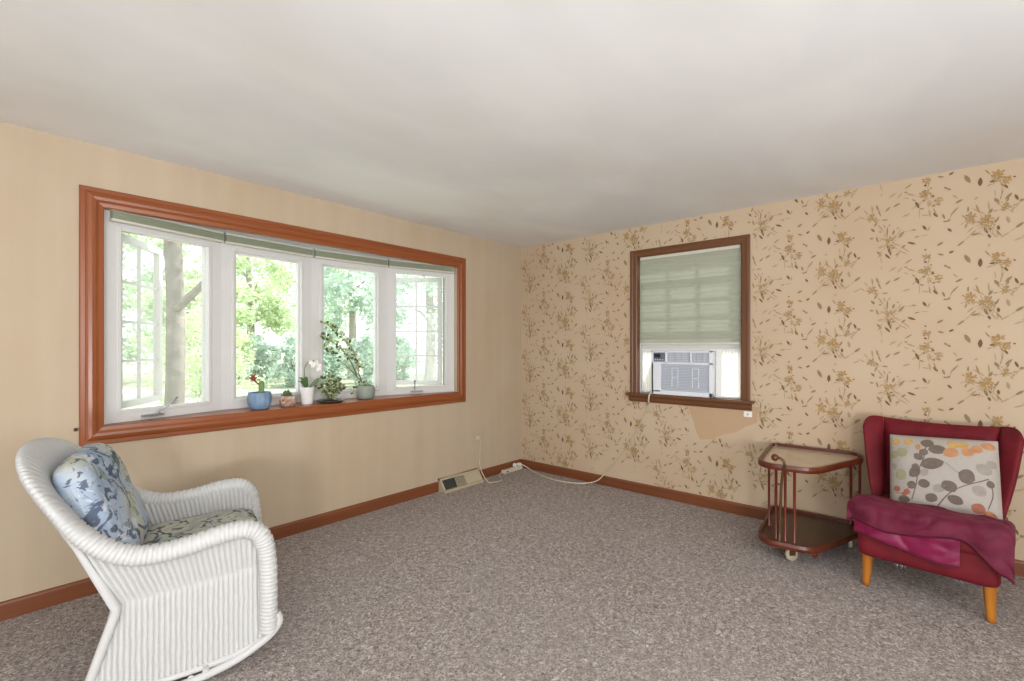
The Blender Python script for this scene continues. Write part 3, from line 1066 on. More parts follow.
MB().box(-0.008, 0.008, -0.012, 0.0, -0.008, 0.008).build('plate', M['brass'], bk, 0.002)
MB().tube([(0, -0.01, 0), (0, -0.022, 0.0), (0, -0.026, 0.01)], 0.003, 6).build('hook', M['brass'], bk)

# ------------------------------------------------------------------ plants on the seat board
SZ = 0.8985


def pot_shell(prof_out, th=0.006, inner_to=0.02, seg=32, fn=None):
    mb = MB()
    inner = [(max(0.001, r - th), z) for r, z in reversed(prof_out) if z > inner_to]
    mb.lathe([(0.001, 0.0)] + prof_out + inner + [(0.001, inner_to)], seg=seg, fn=fn)
    return mb


pb = empty('potted_cactus', (-2.70, 0.075, SZ), 0, 'cactus with a red grafted top in a fluted blue pot on the bow window sill', 'potted plant')
pot_shell([(0.045, 0.0), (0.06, 0.012), (0.071, 0.05), (0.072, 0.08), (0.069, 0.108), (0.068, 0.118)], fn=lambda a, z: 1 + (0.11 * math.cos(12 * a) if 0.005 < z < 0.11 else 0)).build('pot', M['pot_blue'], pb)
MB().lathe([(0.001, 0.102), (0.06, 0.098)], seg=20).build('soil', M['soil'], pb)
mb = MB()
mb.lathe([(0.014, 0.1), (0.017, 0.13), (0.017, 0.17), (0.013, 0.19), (0.001, 0.197)], (0.012, 0, 0), 24, fn=lambda a, z: 1 + 0.16 * math.cos(6 * a))
mb.build('stem', M['cactus_green'], pb)
mb = MB()
mb.tube([(0.0, 0.0, 0.165), (-0.02, 0, 0.185), (-0.034, 0, 0.2)], [0.005, 0.005, 0.007], 10)
mb.ball((-0.04, 0, 0.212), 0.016, 16)
for a in range(7):
    t_ = a * PI * 2 / 7
    mb.ball((-0.04 + 0.017 * math.cos(t_), 0.013 * math.sin(t_), 0.217), 0.007, 8)
mb.tube([(-0.046, 0, 0.225), (-0.056, 0, 0.243)], [0.007, 0.002], 8)
mb.tube([(-0.036, 0, 0.225), (-0.028, 0, 0.245)], [0.007, 0.002], 8)
mb.build('cactus_head', M['cactus_red'], pb)

ps2 = empty('potted_succulent', (-2.50, 0.09, SZ), 0.3, 'small succulent in a squat brown pebbled pot on the bow window sill', 'potted plant')
pot_shell([(0.042, 0.0), (0.056, 0.02), (0.059, 0.045), (0.053, 0.072), (0.05, 0.078)]).build('pot', M['pot_brown'], ps2)
MB().lathe([(0.001, 0.068), (0.047, 0.064)], seg=20).build('soil', M['soil'], ps2)
mb = MB()
rnd = random.Random(5)
for k in range(16):
    a = k * 2.4
    el = 0.35 + 0.9 * (k / 16)
    l_ = 0.045 - 0.012 * k / 16
    d = Vector((math.cos(a) * math.cos(el), math.sin(a) * math.cos(el), math.sin(el)))
    b = Vector((-0.01, 0, 0.068 + 0.02 * k / 16))
    mb.tube([b, b + d * l_ * 0.5, b + d * l_ * 0.85, b + d * l_], [0.005, 0.009, 0.006, 0.0008], 8)
mb.tube([(0.0, 0.0, 0.066), (0.004, 0, 0.1), (0.0, 0, 0.125)], [0.006, 0.007, 0.001], 8)
mb.build('leaves', M['plant_green'], ps2)

po = empty('potted_orchid', (-2.352, 0.105, SZ), 0, 'white orchid in a tall plain white pot on the bow window sill', 'potted plant')
pot_shell([(0.036, 0.0), (0.04, 0.01), (0.048, 0.118), (0.049, 0.128)]).build('pot', M['pot_white'], po)
MB().lathe([(0.001, 0.115), (0.044, 0.112)], seg=20).build('soil', M['soil'], po)
mb = MB()
for (dx, dy, tx, tz) in ((-0.01, 0, -0.06, 0.06), (-0.005, 0.01, -0.045, 0.085), (0.01, 0, 0.12, 0.055), (0.012, -0.01, 0.10, 0.075), (0, 0.0, -0.02, 0.09)):
    p0 = Vector((dx, dy, 0.112))
    rows = []
    for k in range(9):
        f = k / 8
        c_ = p0 + Vector((tx * f, dy * 2 * f, tz * math.sin(f * PI * 0.62)))
        wd = 0.02 * math.sin(PI * min(1, 0.12 + f * 0.88)) + 0.001
        rows.append([c_ + Vector((0.25 * wd, -wd, 0.006 * 1)), c_, c_ + Vector((-0.25 * wd, wd, 0.006))])
    mb.grid(rows)
mb.build('leaves', M['plant_green'], po)
st = spline([(0.0, 0, 0.115), (-0.02, 0, 0.2), (-0.02, 0, 0.27), (0.01, 0, 0.315), (0.06, 0, 0.325), (0.085, 0, 0.30)], 24)
MB().tube(st, 0.003, 8).build('stem', M['plant_green'], po)
mb = MB()
for (fx, fy, fz) in ((0.035, -0.012, 0.288), (0.06, -0.01, 0.31), (0.085, -0.012, 0.285), (0.075, -0.014, 0.262), (0.02, -0.008, 0.312)):
    c_ = Vector((fx, fy, fz))
    for k in range(5):
        a = k * 2 * PI / 5 + 0.4 + fx * 30
        d = Vector((math.cos(a), -0.2, math.sin(a)))
        mb.leaf(c_, c_ + d * 0.021, 0.02, (0.3, -1, 0.2), 0, 0.003)
    mb.ball(c_ + Vector((0, -0.004, 0)), 0.005, 8)
mb.build('flowers', M['orchid'], po)

pg = empty('potted_jade_branch', (-1.855, 0.115, SZ), 0, 'grey stone pot with a long leafy branch leaning left on the bow window sill', 'potted plant')
pot_shell([(0.05, 0.0), (0.066, 0.01), (0.073, 0.05), (0.07, 0.09), (0.063, 0.108), (0.06, 0.112)]).build('pot', M['pot_grey'], pg)
MB().lathe([(0.001, 0.1), (0.058, 0.096)], seg=20).build('soil', M['soil'], pg)
br = [spline([(0, 0, 0.1), (-0.09, -0.03, 0.18), (-0.2, -0.06, 0.27), (-0.31, -0.07, 0.36), (-0.40, -0.08, 0.44)], 40),
      spline([(-0.04, -0.01, 0.13), (-0.09, -0.03, 0.24), (-0.12, -0.05, 0.34), (-0.19, -0.06, 0.46), (-0.30, -0.07, 0.55), (-0.41, -0.08, 0.61)], 44),
      spline([(-0.1, -0.03, 0.2), (-0.17, -0.05, 0.32), (-0.25, -0.06, 0.41), (-0.36, -0.07, 0.49), (-0.43, -0.08, 0.52)], 36),
      spline([(-0.02, 0, 0.1), (-0.06, -0.03, 0.13), (-0.13, -0.06, 0.10), (-0.17, -0.07, 0.07)], 16)]
mb = MB()
for b in br:
    n = len(b)
    mb.tube(b, [0.0045 * (1 - 0.75 * k / n) for k in range(n)], 6)
mb.build('branch', M['stem'], pg)
mb = MB()
rnd = random.Random(11)
for bi, b in enumerate(br):
    for k in range(len(b)):
        if bi < 3 and k < (16 if bi == 0 else 9):
            continue
        if bi == 0 and k < 30 and k % 3:
            continue
        for q in range(2 if bi != 3 else 1):
            p = Vector(b[k])
            a = rnd.uniform(0, 2 * PI)
            d = Vector((math.cos(a), rnd.uniform(-0.9, 0.4), math.sin(a))).normalized()
            l_ = rnd.uniform(0.028, 0.042)
            mb.leaf(p + d * 0.006, p + d * l_, 0.022, Vector((rnd.uniform(-0.5, 0.5), -1, rnd.uniform(0, 0.9))), rnd.choice((0, 1, 1)), 0.002)
mb.build('leaves', [M['plant_dark'], M['plant_pale']], pg)

pf = empty('leafy_houseplant', (-2.17, 0.10, SZ), 0, 'low bushy small-leaved plant in a flat dark dish between the orchid and the grey pot', 'potted plant')
mb = MB()
mb.lathe([(0.001, 0.0), (0.075, 0.0), (0.1, 0.014), (0.104, 0.018), (0.098, 0.018), (0.07, 0.007), (0.001, 0.007)], seg=32)
mb.build('dish', M['dish'], pf)
MB().lathe([(0.001, 0.02), (0.05, 0.016), (0.075, 0.008)], seg=20).build('soil', M['soil'], pf)
mb = MB()
lf = MB()
rnd = random.Random(4)
for k in range(26):
    a = rnd.uniform(0, 2 * PI)
    hgt = rnd.uniform(0.06, 0.2)
    ou = rnd.uniform(0.03, 0.13)
    pts = spline([(0.02 * math.cos(a), 0.015 * math.sin(a), 0.015), (ou * 0.5 * math.cos(a), ou * 0.3 * math.sin(a), hgt * 0.7), (ou * math.cos(a), ou * 0.5 * math.sin(a), hgt)], 9)
    mb.tube(pts, 0.0016, 5)
    for p in pts[2:]:
        for q in range(2):
            d = Vector((rnd.uniform(-1, 1), rnd.uniform(-0.8, 0.5), rnd.uniform(-0.3, 0.7))).normalized()
            lf.leaf(p, Vector(p) + d * rnd.uniform(0.025, 0.038), 0.02, (rnd.uniform(-0.6, 0.6), -1, rnd.uniform(-0.1, 1)), rnd.choice((0, 1, 1)), 0.002)
mb.build('stems', M['stem'], pf)
lf.build('leaves', [M['plant_dark'], M['plant_pale']], pf)


# ------------------------------------------------------------------ wicker rocking chair
def clamp(x, a, b):
    return max(a, min(b, x))


WTH = R(-16.3)
wc = empty('wicker_rocking_chair', (-3.438, -0.841, 0), WTH, 'white wicker rocking chair with rolled arms beside the bow window', 'rocking chair')
RIM_HALF = [(0.372, -0.355, 0.135), (0.372, -0.358, 0.26), (0.37, -0.36, 0.40), (0.36, -0.362, 0.49), (0.335, -0.365, 0.55), (0.285, -0.368, 0.578), (0.2, -0.37, 0.575), (0.10, -0.372, 0.556),
            (0.0, -0.375, 0.548), (-0.08, -0.378, 0.56), (-0.155, -0.375, 0.60), (-0.225, -0.362, 0.665), (-0.285, -0.335, 0.745), (-0.335, -0.29, 0.81), (-0.372, -0.21, 0.852), (-0.392, -0.11, 0.872), (-0.398, 0.0, 0.877)]
RIM = RIM_HALF + [(x, -y, z) for x, y, z in reversed(RIM_HALF[:-1])]
N = 1200
P = [Vector(p) for p in spline(RIM, N)]
# re-sample evenly
dl = [0]
for i in range(1, N):
    dl.append(dl[-1] + (P[i] - P[i - 1]).length)
tot = dl[-1]
NR = int(tot / 0.0042)
Q = []
j = 0
for i in range(NR + 1):
    d = tot * i / NR
    while j < N - 2 and dl[j + 1] < d:
        j += 1
    f = (d - dl[j]) / max(1e-9, dl[j + 1] - dl[j])
    Q.append(P[j].lerp(P[j + 1], f))
SEG = 28
rows = []
pitch = 0.0155
for i, c_ in enumerate(Q):
    T = (Q[min(i + 1, NR)] - Q[max(i - 1, 0)]).normalized()
    k = ss(0.57, 0.80, c_.z) * (1 if c_.x < 0 else 0)
    ref = Vector((c_.x, 0, c_.z)).lerp(Vector((-0.13, 0, 0.42)), k)
    W = c_ - ref
    W = (W - T * W.dot(T)).normalized()
    U = T.cross(W).normalized()
    # make U point up / forward-up (sitter's side)
    up = Vector((0.45 * k, 0, 1)) if c_.z > 0.5 or c_.x < 0.2 else Vector((1, 0, 0.2))
    if U.dot(up) < 0:
        U = -U
    a = 0.040 + 0.042 * k
    b = 0.036 - 0.010 * k
    if c_.x > 0.3 and c_.z < 0.5:
        a, b = 0.036, 0.034
    s_ = tot * i / NR
    row = []
    for q in range(SEG):
        th = 2 * PI * q / SEG
        ph = 2 * PI * (s_ / pitch) + 1.0 * math.sin(th)
        wv = 1 + 0.065 * math.cos(ph)
        br_ = math.exp(-((math.sin(th) - 0.85) / 0.16) ** 2) * (0.07 * math.cos(ph * 0.5 + 2.5 * th)) if math.sin(th) > 0 else 0
        wv += br_
        # superellipse-ish section
        ct, st_ = math.cos(th), math.sin(th)
        row.append(c_ + (W * a * ct + U * b * st_) * wv)
    rows.append(row)
mb = MB()
mb.grid(rows, 0, closed_v=True)
n0 = len(mb.v)
mb.f += [tuple(range(SEG)), tuple(reversed(range(n0 - SEG, n0)))]
mb.mi += [0, 0]
mb.sm += [False, False]
mb.build('rolled_rim', M['white_wicker'], wc)


def lerp_prof(prof, z):
    for (z0, x0), (z1, x1) in zip(prof, prof[1:]):
        if z <= z1:
            f = clamp((z - z0) / (z1 - z0), 0, 1)
            return x0 + (x1 - x0) * f
    return prof[-1][1]


BACK = [(0.0, -0.245), (0.11, -0.20), (0.355, -0.12), (0.62, -0.23), (0.9, -0.385)]


def arm_z(x):
    """height of the arm roll over x"""
    best = None
    for p in Q[:NR // 2]:
        if p.z > 0.5 or p.x > 0.3:
            d = abs(p.x - x)
            if best is None or d < best[0]:
                best = (d, p.z)
    return best[1]


ARM = [(x / 100, arm_z(x / 100)) for x in range(-40, 40)]


def armz(x):
    i = int(clamp(round(x * 100) + 40, 0, len(ARM) - 1))
    return ARM[i][1]


PITCH = 0.0172
RPT = 8
X0, X1 = -0.245, 0.352
NCOL = int((X1 - X0) / PITCH) * RPT
XBC = lerp_prof(BACK, 0.37)
for sg in (-1, 1):
    sp = MB()
    for inner in (0, 1):
        rows = []
        for i in range(NCOL + 1):
            xc = X0 + (X1 - X0) * i / NCOL
            t_ = clamp((xc - XBC) / (X1 - XBC), 0, 1)
            fq = (i % RPT) / RPT * 2 - 1
            rib = 0.0105 * max(0.0, 1 - fq * fq) ** 0.5
            row = []
            for k in range(49):
                f = k / 48
                zb = 0.045 + 0.04 * ss(0.1, 0.36, xc)
                zt_ = armz(clamp(xc - 0.06 * (1 - t_), -0.22, 0.36)) - 0.008
                z = zb + (zt_ - zb) * f
                xb = lerp_prof(BACK, z)
                zc = 0.37 + 0.03 * t_
                if z > zc:
                    x = max(xb + 0.008, xc + (xb - XBC) * (1 - t_))
                else:
                    x = max(xb + 0.008, xc)
                y = 0.325 + 0.030 * max(0, (z - zc) / 0.18) + 0.02 * max(0, (zc - z) / 0.35)
                dz = (z - zc + 0.006 * noise.noise(Vector((xc * 40, 0, sg)))) / 0.010
                y += 0.004 * math.exp(-dz * dz)
                r2 = rib * (1 - 0.75 * math.exp(-dz * dz))
                wob = 0.0022 * noise.noise(Vector((xc * 30, z * 16, sg * 3)))
                row.append((x + wob, sg * (y + (r2 if not inner else -0.012 - r2)), z))
            rows.append(row if not inner else list(reversed(row)))
        sp.grid(rows)
    sp.build('side_panel', M['white_wicker'], wc)

# back panel, curved, behind the cushion
rows = []
rows2 = []
cols = 40 * 6
for i in range(cols + 1):
    s_ = -1 + 2 * i / cols
    row = []
    row2 = []
    rib = 0.004 * math.cos(2 * PI * i / 6)
    for k in range(25):
        f = k / 24
        z = 0.36 + f * (0.49 - 0.20 * abs(s_) ** 3)
        hw = 0.325 + 0.015 * f
        xb = lerp_prof(BACK, z) - 0.045 * (1 - s_ * s_) * ss(0.36, 0.6, z)
        row.append((xb - 0.004 + rib, hw * s_, z))
        row2.append((xb - 0.02 - rib, hw * s_, z))
    rows.append(row)
    rows2.append(row2)
mb = MB()
mb.grid(rows)
mb.grid(rows2)
mb.build('back_panel', M['white_wicker'], wc)
# seat deck and front apron
mb = MB()
mb.box(-0.11, 0.36, -0.32, 0.32, 0.335, 0.352)
mb.build('seat_deck', M['white_wicker'], wc, 0.004)
rows = []
cols = 40 * 6
for i in range(cols + 1):
    s_ = -1 + 2 * i / cols
    rib = 0.004 * math.cos(2 * PI * i / 6)
    rows.append([(0.37 + rib, 0.32 * s_, 0.10 + 0.26 * k / 8) for k in range(9)])
mb = MB()
mb.grid(rows)
mb.grid([[(x - 0.014, y, z) for x, y, z in r_] for r_ in rows])
mb.build('front_panel', M['white_wicker'], wc)
# painted cane frame
for sg in (-1, 1):
    y = sg * 0.345
    post = [(-0.345, sg * 0.34, 0.83), (-0.235, y, 0.62), (-0.128, y, 0.365), (-0.13, y, 0.345), (-0.20, y, 0.125), (-0.235, y, 0.03)]
    MB().tube(post, 0.0165, 12).build('rear_post', M['white_wicker'], wc)
    rail = spline([(-0.215, sg * 0.35, 0.055), (0.0, sg * 0.35, 0.05), (0.2, sg * 0.35, 0.06), (0.32, sg * 0.35, 0.088), (0.37, sg * 0.35, 0.115)], 20)
    MB().tube(rail, 0.012, 10).build('bottom_rail', M['white_wicker'], wc)
    run = spline([(-0.25, sg * 0.36, 0.03), (-0.2, sg * 0.36, 0.022), (-0.1, sg * 0.36, 0.0165), (0.08, sg * 0.36, 0.0165), (0.24, sg * 0.36, 0.045), (0.36, sg * 0.36, 0.10), (0.405, sg * 0.36, 0.142), (0.412, sg * 0.36, 0.17), (0.40, sg * 0.36, 0.2)], 40)
    MB().tube(run, 0.016, 12).build('rocker', M['white_wicker'], wc)
    MB().tube([(0.15, sg * 0.358, 0.02), (0.15, sg * 0.352, 0.062)], 0.013, 10).build('spacer', M['white_wicker'], wc)
MB().tube([(0.1, -0.36, 0.03), (0.1, 0.36, 0.03)], 0.012, 10).build('stretcher', M['white_wicker'], wc)


def puff(w_, h_, t_, n=30, p=2.6, corner=0.0, wav=0.0, seed=0, tfn=None):
    """closed cushion: rounded-rectangle slab in its own x (width), z (height), thickness in y."""
    front, back = [], []
    for i in range(n + 1):
        fr, bk_ = [], []
        for k in range(n + 1):
            u = -1 + 2 * i / n
            v = -1 + 2 * k / n
            uu = math.copysign(abs(u) ** 0.9, u)
            vv = math.copysign(abs(v) ** 0.9, v)
            rc = 1 - corner * (abs(uu) ** 4) * (abs(vv) ** 4)
            e = max(0, (1 - abs(u) ** p)) ** 0.5 * max(0, (1 - abs(v) ** p)) ** 0.5
            x = uu * w_ / 2 * rc
            z = vv * h_ / 2 * rc
            th = t_ / 2 * e
            if tfn:
                th *= tfn(u, v)
            wv = wav * noise.noise(Vector((u * 2.5 + seed, v * 2.5, seed)))* e
            fr.append((x, -th + wv, z))
            bk_.append((x, th + wv * 0.5, z))
        front.append(fr)
        back.append(bk_)
    mb = MB()
    mb.grid(front)
    b0 = len(mb.v)
    m2 = MB()
    m2.grid([list(reversed(r_)) for r_ in reversed(back)])
    mb.v += m2.v
    mb.f += [tuple(b0 + q for q in f) for f in m2.f]
    mb.mi += m2.mi
    mb.sm += m2.sm
    return mb, front, back


def at_chair(root, pts):
    return root.matrix_basis @ Vector(pts)


# cushions lie loose in the wicker chair
wcM = Matrix.Translation(wc.location) @ Matrix.Rotation(WTH, 4, 'Z')
mb, fr, bk_ = puff(0.60, 0.50, 0.13, 34, 5, 0.06, 0.01, 3)
cm = wcM @ Matrix.Translation((0.12, 0, 0.43)) @ Matrix.Rotation(R(-2), 4, 'Y') @ Matrix.Rotation(R(90), 4, 'Z') @ Matrix.Rotation(R(90), 4, 'X')
o = mb.build('seat_cushion', M['floral_seat'])
o.matrix_world = cm
tag(o, 'olive and blue floral seat cushion in the white wicker rocking chair', 'cushion')
mb, fr, bk_ = puff(0.60, 0.50, 0.15, 34, 4.5, 0.16, 0.02, 9)
cm = wcM @ Matrix.Translation((-0.205, 0, 0.668)) @ Matrix.Rotation(R(-21), 4, 'Y') @ Matrix.Rotation(R(90), 4, 'Z')
o = mb.build('back_cushion', M['floral'])
o.matrix_world = cm
tag(o, 'blue floral cushion leaning against the back of the white wicker rocking chair', 'cushion')


# ------------------------------------------------------------------ bar cart by the papered wall
ct = empty('serving_cart', (-0.42, -2.76, 0), 0, 'mahogany two-tier serving cart on casters between the window wall plate and the crimson chair', 'serving cart')
POLY = [(-0.045, -2.50), (-0.045, -3.03), (-0.20, -3.075), (-0.70, -2.905), (-0.765, -2.84), (-0.775, -2.64), (-0.70, -2.565)]


def round_poly(pts, r, n=5):
    out = []
    m = len(pts)
    for i in range(m):
        p = Vector(pts[i])
        a = (Vector(pts[i - 1]) - p)
        b = (Vector(pts[(i + 1) % m]) - p)
        ra = min(r, a.length * 0.4)
        rb = min(r, b.length * 0.4)
        p0 = p + a.normalized() * ra
        p1 = p + b.normalized() * rb
        for k in range(n + 1):
            f = k / n
            out.append((1 - f) ** 2 * p0 + 2 * f * (1 - f) * p + f * f * p1)
    return out


RP = [q - Vector((-0.42, -2.76)) for q in round_poly(POLY, 0.05)]


def offset_poly(pts, d):
    m = len(pts)
    out = []
    for i in range(m):
        t_ = (pts[(i + 1) % m] - pts[i - 1]).normalized()
        nrm = Vector((t_.y, -t_.x))
        out.append(pts[i] + nrm * d)
    return out


area = sum(RP[i].x * RP[(i + 1) % len(RP)].y - RP[(i + 1) % len(RP)].x * RP[i].y for i in range(len(RP)))
SGN = 1 if area > 0 else -1


def tray(z, name, floor_mat, rim_h=0.036):
    inner = offset_poly(RP, -0.016 * SGN)
    outm = offset_poly(RP, 0.004 * SGN)
    ring = [(RP, z), (outm, z + rim_h * 0.5), (RP, z + rim_h), (inner, z + rim_h), (inner, z + 0.006), (inner, z)]
    rows = [[(q.x, q.y, zz) for q in pl] for pl, zz in ring]
    mb = MB()
    mb.grid(rows, 0, closed_u=True, closed_v=True, smooth=False)
    tr = mb.build(name, M['cart_wood'], ct)
    n = len(inner)
    f = MB()
    f.prism([(q.x, q.y) for q in (inner if SGN > 0 else list(reversed(inner)))], z + 0.004, z + 0.016)
    f.build('tray_bottom', floor_mat, tr)
    return tr


t = NT('cart_top_panel')
t.base('#b9a88f')
M['cart_top'] = t.set(0.16, 0.6)
tray(0.575, 'top_tray', M['cart_top'])
tray(0.105, 'lower_tray', M['cart_tray'])
o0 = Vector((-0.42, -2.76))
spots = [(-0.715, -2.675), (-0.715, -2.725), (-0.715, -2.775), (-0.47, -2.58), (-0.075, -2.535), (-0.075, -2.99), (-0.185, -3.05)]
for k, (x, y) in enumerate(spots):
    x, y = x - o0.x, y - o0.y
    r_ = 0.0085
    mb = MB()
    prof_ = [(0.001, 0.115), (0.012, 0.115), (0.012, 0.128), (r_, 0.135), (r_ * 0.9, 0.35), (r_, 0.565), (0.012, 0.57), (0.012, 0.577), (0.001, 0.577)]
    mb.lathe(prof_, (x, y, 0), 12)
    mb.build('spindle', M['cart_red'], ct)
# ball-ended push handle standing up from the front edge
hx, hy = -0.775 - o0.x, -2.735 - o0.y
mb = MB()
mb.tube(spline([(hx + 0.028, hy + 0.035, 0.12), (hx + 0.026, hy + 0.03, 0.3), (hx + 0.02, hy + 0.022, 0.5), (hx + 0.006, hy + 0.008, 0.585), (hx - 0.004, hy, 0.615), (hx - 0.006, hy + 0.008, 0.642), (hx - 0.006, hy + 0.03, 0.655), (hx - 0.006, hy + 0.05, 0.655)], 16), 0.008, 10)
hd = mb.build('handle', M['brass'], ct)
MB().ball((hx - 0.006, hy + 0.052, 0.653), 0.021, 18).build('knob', M['cart_wood'], hd)


def caster(x, y, rz):
    x, y = x - o0.x, y - o0.y
    mx = Matrix.Translation((x, y, 0)) @ Matrix.Rotation(rz, 4, 'Z')
    mb = MB()
    mb.tube([mx @ Vector((0, 0, 0.106)), mx @ Vector((0, 0, 0.085))], 0.007, 8)
    mb.box(-0.004, 0.034, -0.015, -0.012, 0.036, 0.085, 0, mx)
    mb.box(-0.004, 0.034, 0.012, 0.015, 0.036, 0.085, 0, mx)
    mb.box(-0.004, 0.034, -0.015, 0.015, 0.08, 0.087, 0, mx)
    c_ = mb.build('caster', M['brass'], ct)
    wm = MB()
    pr_ = [(0.001, -0.011), (0.034, -0.011), (0.0395, -0.007), (0.0395, 0.007), (0.034, 0.011), (0.001, 0.011)]
    rows = [[mx @ Vector((0.017 + r_ * math.cos(2 * PI * q / 24), d, 0.0405 + r_ * math.sin(2 * PI * q / 24))) for q in range(24)] for r_, d in pr_]
    wm.grid(rows, 0, closed_v=True)
    wm.build('wheel', M['rubber'], c_)


caster(-0.665, -2.735, R(-45))
caster(-0.12, -2.57, R(40))
caster(-0.20, -3.0, R(15))
mb = MB()
mb.lathe([(0.001, 0.072), (0.014, 0.072), (0.017, 0.085), (0.014, 0.106)], (-0.69 - o0.x, -2.875 - o0.y, 0), 14)
mb.build('foot', M['cart_red'], ct)

# ------------------------------------------------------------------ crimson chair
CF = Vector((-0.755, -3.367, 0))
rc = empty('slipper_chair', CF, math.atan2(0.105, -0.995), 'crimson wing-backed slipper chair on honey wooden legs at the papered wall', 'armchair')
# local: +x forward (into the room), +y = towards the right of the photo


def rleg(x, y, sx, sy, top=0.19):
    rows = []
    for k in range(9):
        f = k / 8
        z = top * (1 - f)
        hw = 0.027 - 0.010 * f
        bend = 0.004 * math.sin(f * PI) - 0.008 * f
        cx, cy = x - sx * bend * 0.6 + sx * 0.004 * f, y - sy * bend * 0.6
        rows.append([(cx + hw * math.cos(a) * (1 if True else 1), cy + hw * math.sin(a), z) for a in [2 * PI * q / 14 for q in range(14)]])
    mb = MB()
    mb.grid(rows, 0, closed_v=True)
    n = len(mb.v)
    mb.f += [tuple(range(14)), tuple(range(n - 14, n))]
    mb.mi += [0, 0]
    mb.sm += [False, False]
    mb.build('leg', M['leg_wood'], rc)


rleg(-0.02, -0.242, 1, -1, 0.2)
rleg(-0.02, 0.242, 1, 1, 0.2)
rleg(-0.50, -0.20, -1, -1, 0.22)
rleg(-0.50, 0.20, -1, 1, 0.22)


def rslab(x0, x1, hw0, hw1, z0, z1, rad, nlev=8):
    """upholstered box: plan is a trapezoid (half width hw1 at x1 front, hw0 at x0 rear) with rounded edges"""
    rows = []
    for k in range(nlev + 1):
        f = k / nlev
        a = f * PI
        z = z0 + (z1 - z0) * (0.5 - 0.5 * math.cos(a))
        ins = rad * (1 - min(1, math.sin(a) * 1.6 if math.sin(a) * 1.6 < 1 else 1))
        pts = round_poly([(x0 + ins, -hw0 + ins), (x1 - ins, -hw1 + ins), (x1 - ins, hw1 - ins), (x0 + ins, hw0 - ins)], 0.06, 6)
        rows.append([(q.x, q.y, z) for q in pts])
    mb = MB()
    mb.grid(rows, 0, closed_v=True)
    n = len(rows[0])
    t_ = len(mb.v)
    mb.f += [tuple(reversed(range(n))), tuple(range(t_ - n, t_))]
    mb.mi += [0, 0]
    mb.sm += [True, True]
    return mb


rslab(-0.55, 0.045, 0.235, 0.285, 0.175, 0.36, 0.02).build('seat_base', M['red_fabric'], rc)
rslab(-0.48, 0.055, 0.235, 0.29, 0.31, 0.43, 0.045).build('seat', M['red_fabric'], rc)


def bk_x(z, s):
    """front face of the back at height z, lateral fraction s (0 centre, 1 edge)"""
    return -0.415 - 0.15 * (z - 0.4) / 0.5


def slab_grid(fn, nu, nv, th, name, mat, parent):
    """closed upholstered slab: fn(u, v) -> front centre point; th thickness; u, v in -1..1"""
    f_, b_ = [], []
    for i in range(nu + 1):
        fr, bk = [], []
        for k in range(nv + 1):
            u = -1 + 2 * i / nu
            v = -1 + 2 * k / nv
            e = (max(0, 1 - abs(u) ** 4) * max(0, 1 - abs(v) ** 4)) ** 0.5
            p = Vector(fn(u, v))
            wv = 0.006 * noise.noise(Vector((p.x * 9, p.y * 9, p.z * 9)))
            fr.append(p + Vector((th / 2 * e + wv * e, 0, 0)))
            bk.append(p - Vector((th / 2 * e, 0, 0)))
        f_.append(fr)
        b_.append(bk)
    mb = MB()
    mb.grid(f_)
    mb.grid(b_)
    return mb.build(name, mat, parent)


def cen(u, v):
    z = 0.36 + 0.515 * (v + 1) / 2
    f = (z - 0.36) / 0.515
    y = u * (0.225 + 0.04 * f)
    dip = -0.012 * (1 - u * u) * ss(0.6, 1, f)
    return (bk_x(z, u) - 0.055, y, z + dip)


slab_grid(cen, 26, 26, 0.11, 'backrest', M['red_fabric'], rc)
for sg in (-1, 1):
    def wing(u, v, sg=sg):
        f = (v + 1) / 2
        z = 0.33 + 0.56 * f
        # rounded outer top corner
        o_ = (u + 1) / 2                      # 0 at seam, 1 at outer edge
        y0 = 0.215 + 0.05 * f
        y1 = 0.262 + 0.10 * f ** 0.9 + 0.012 * math.sin(PI * f)
        top = ss(0.72, 1, f)
        z -= 0.03 * top * o_ ** 5 + 0.012 * top * (1 - o_)
        y1 -= 0.018 * max(0, (f - 0.88) / 0.12) ** 2
        y = y0 + (y1 - y0) * o_
        x = bk_x(z, 1) - 0.045 + 0.075 * o_ ** 1.3 * (0.35 + 0.65 * f) + 0.06 * (1 - f) ** 2
        return (x, sg * y, z)
    slab_grid(wing, 14, 26, 0.105, 'wing', M['red_fabric'], rc)
# loose coil springs hanging below the seat
for (x, y) in ((-0.03, -0.10), (-0.03, 0.135)):
    mb = MB()
    pts = [(x + 0.014 * math.cos(k * 0.7), y + 0.0022 * k - 0.03 , 0.150 + 0.016 * math.sin(k * 0.7)) for k in range(28)]
    mb.tube(pts, 0.003, 6)
    mb.tube([(x, y, 0.168), (x, y, 0.20)], 0.003, 6)
    mb.build('spring', M['metal'], rc)

rcM = Matrix.Translation(CF) @ Matrix.Rotation(rc.rotation_euler.z, 4, 'Z')

# throw: thrown over the seat, hanging over the front and, long, over the right-hand corner
thr = empty('throw_blanket', CF, rc.rotation_euler.z, 'wine-coloured plush throw draped over the seat of the crimson chair', 'blanket')


def seat_edge(y):
    return 0.062 - 0.02 * abs(y / 0.3) ** 6


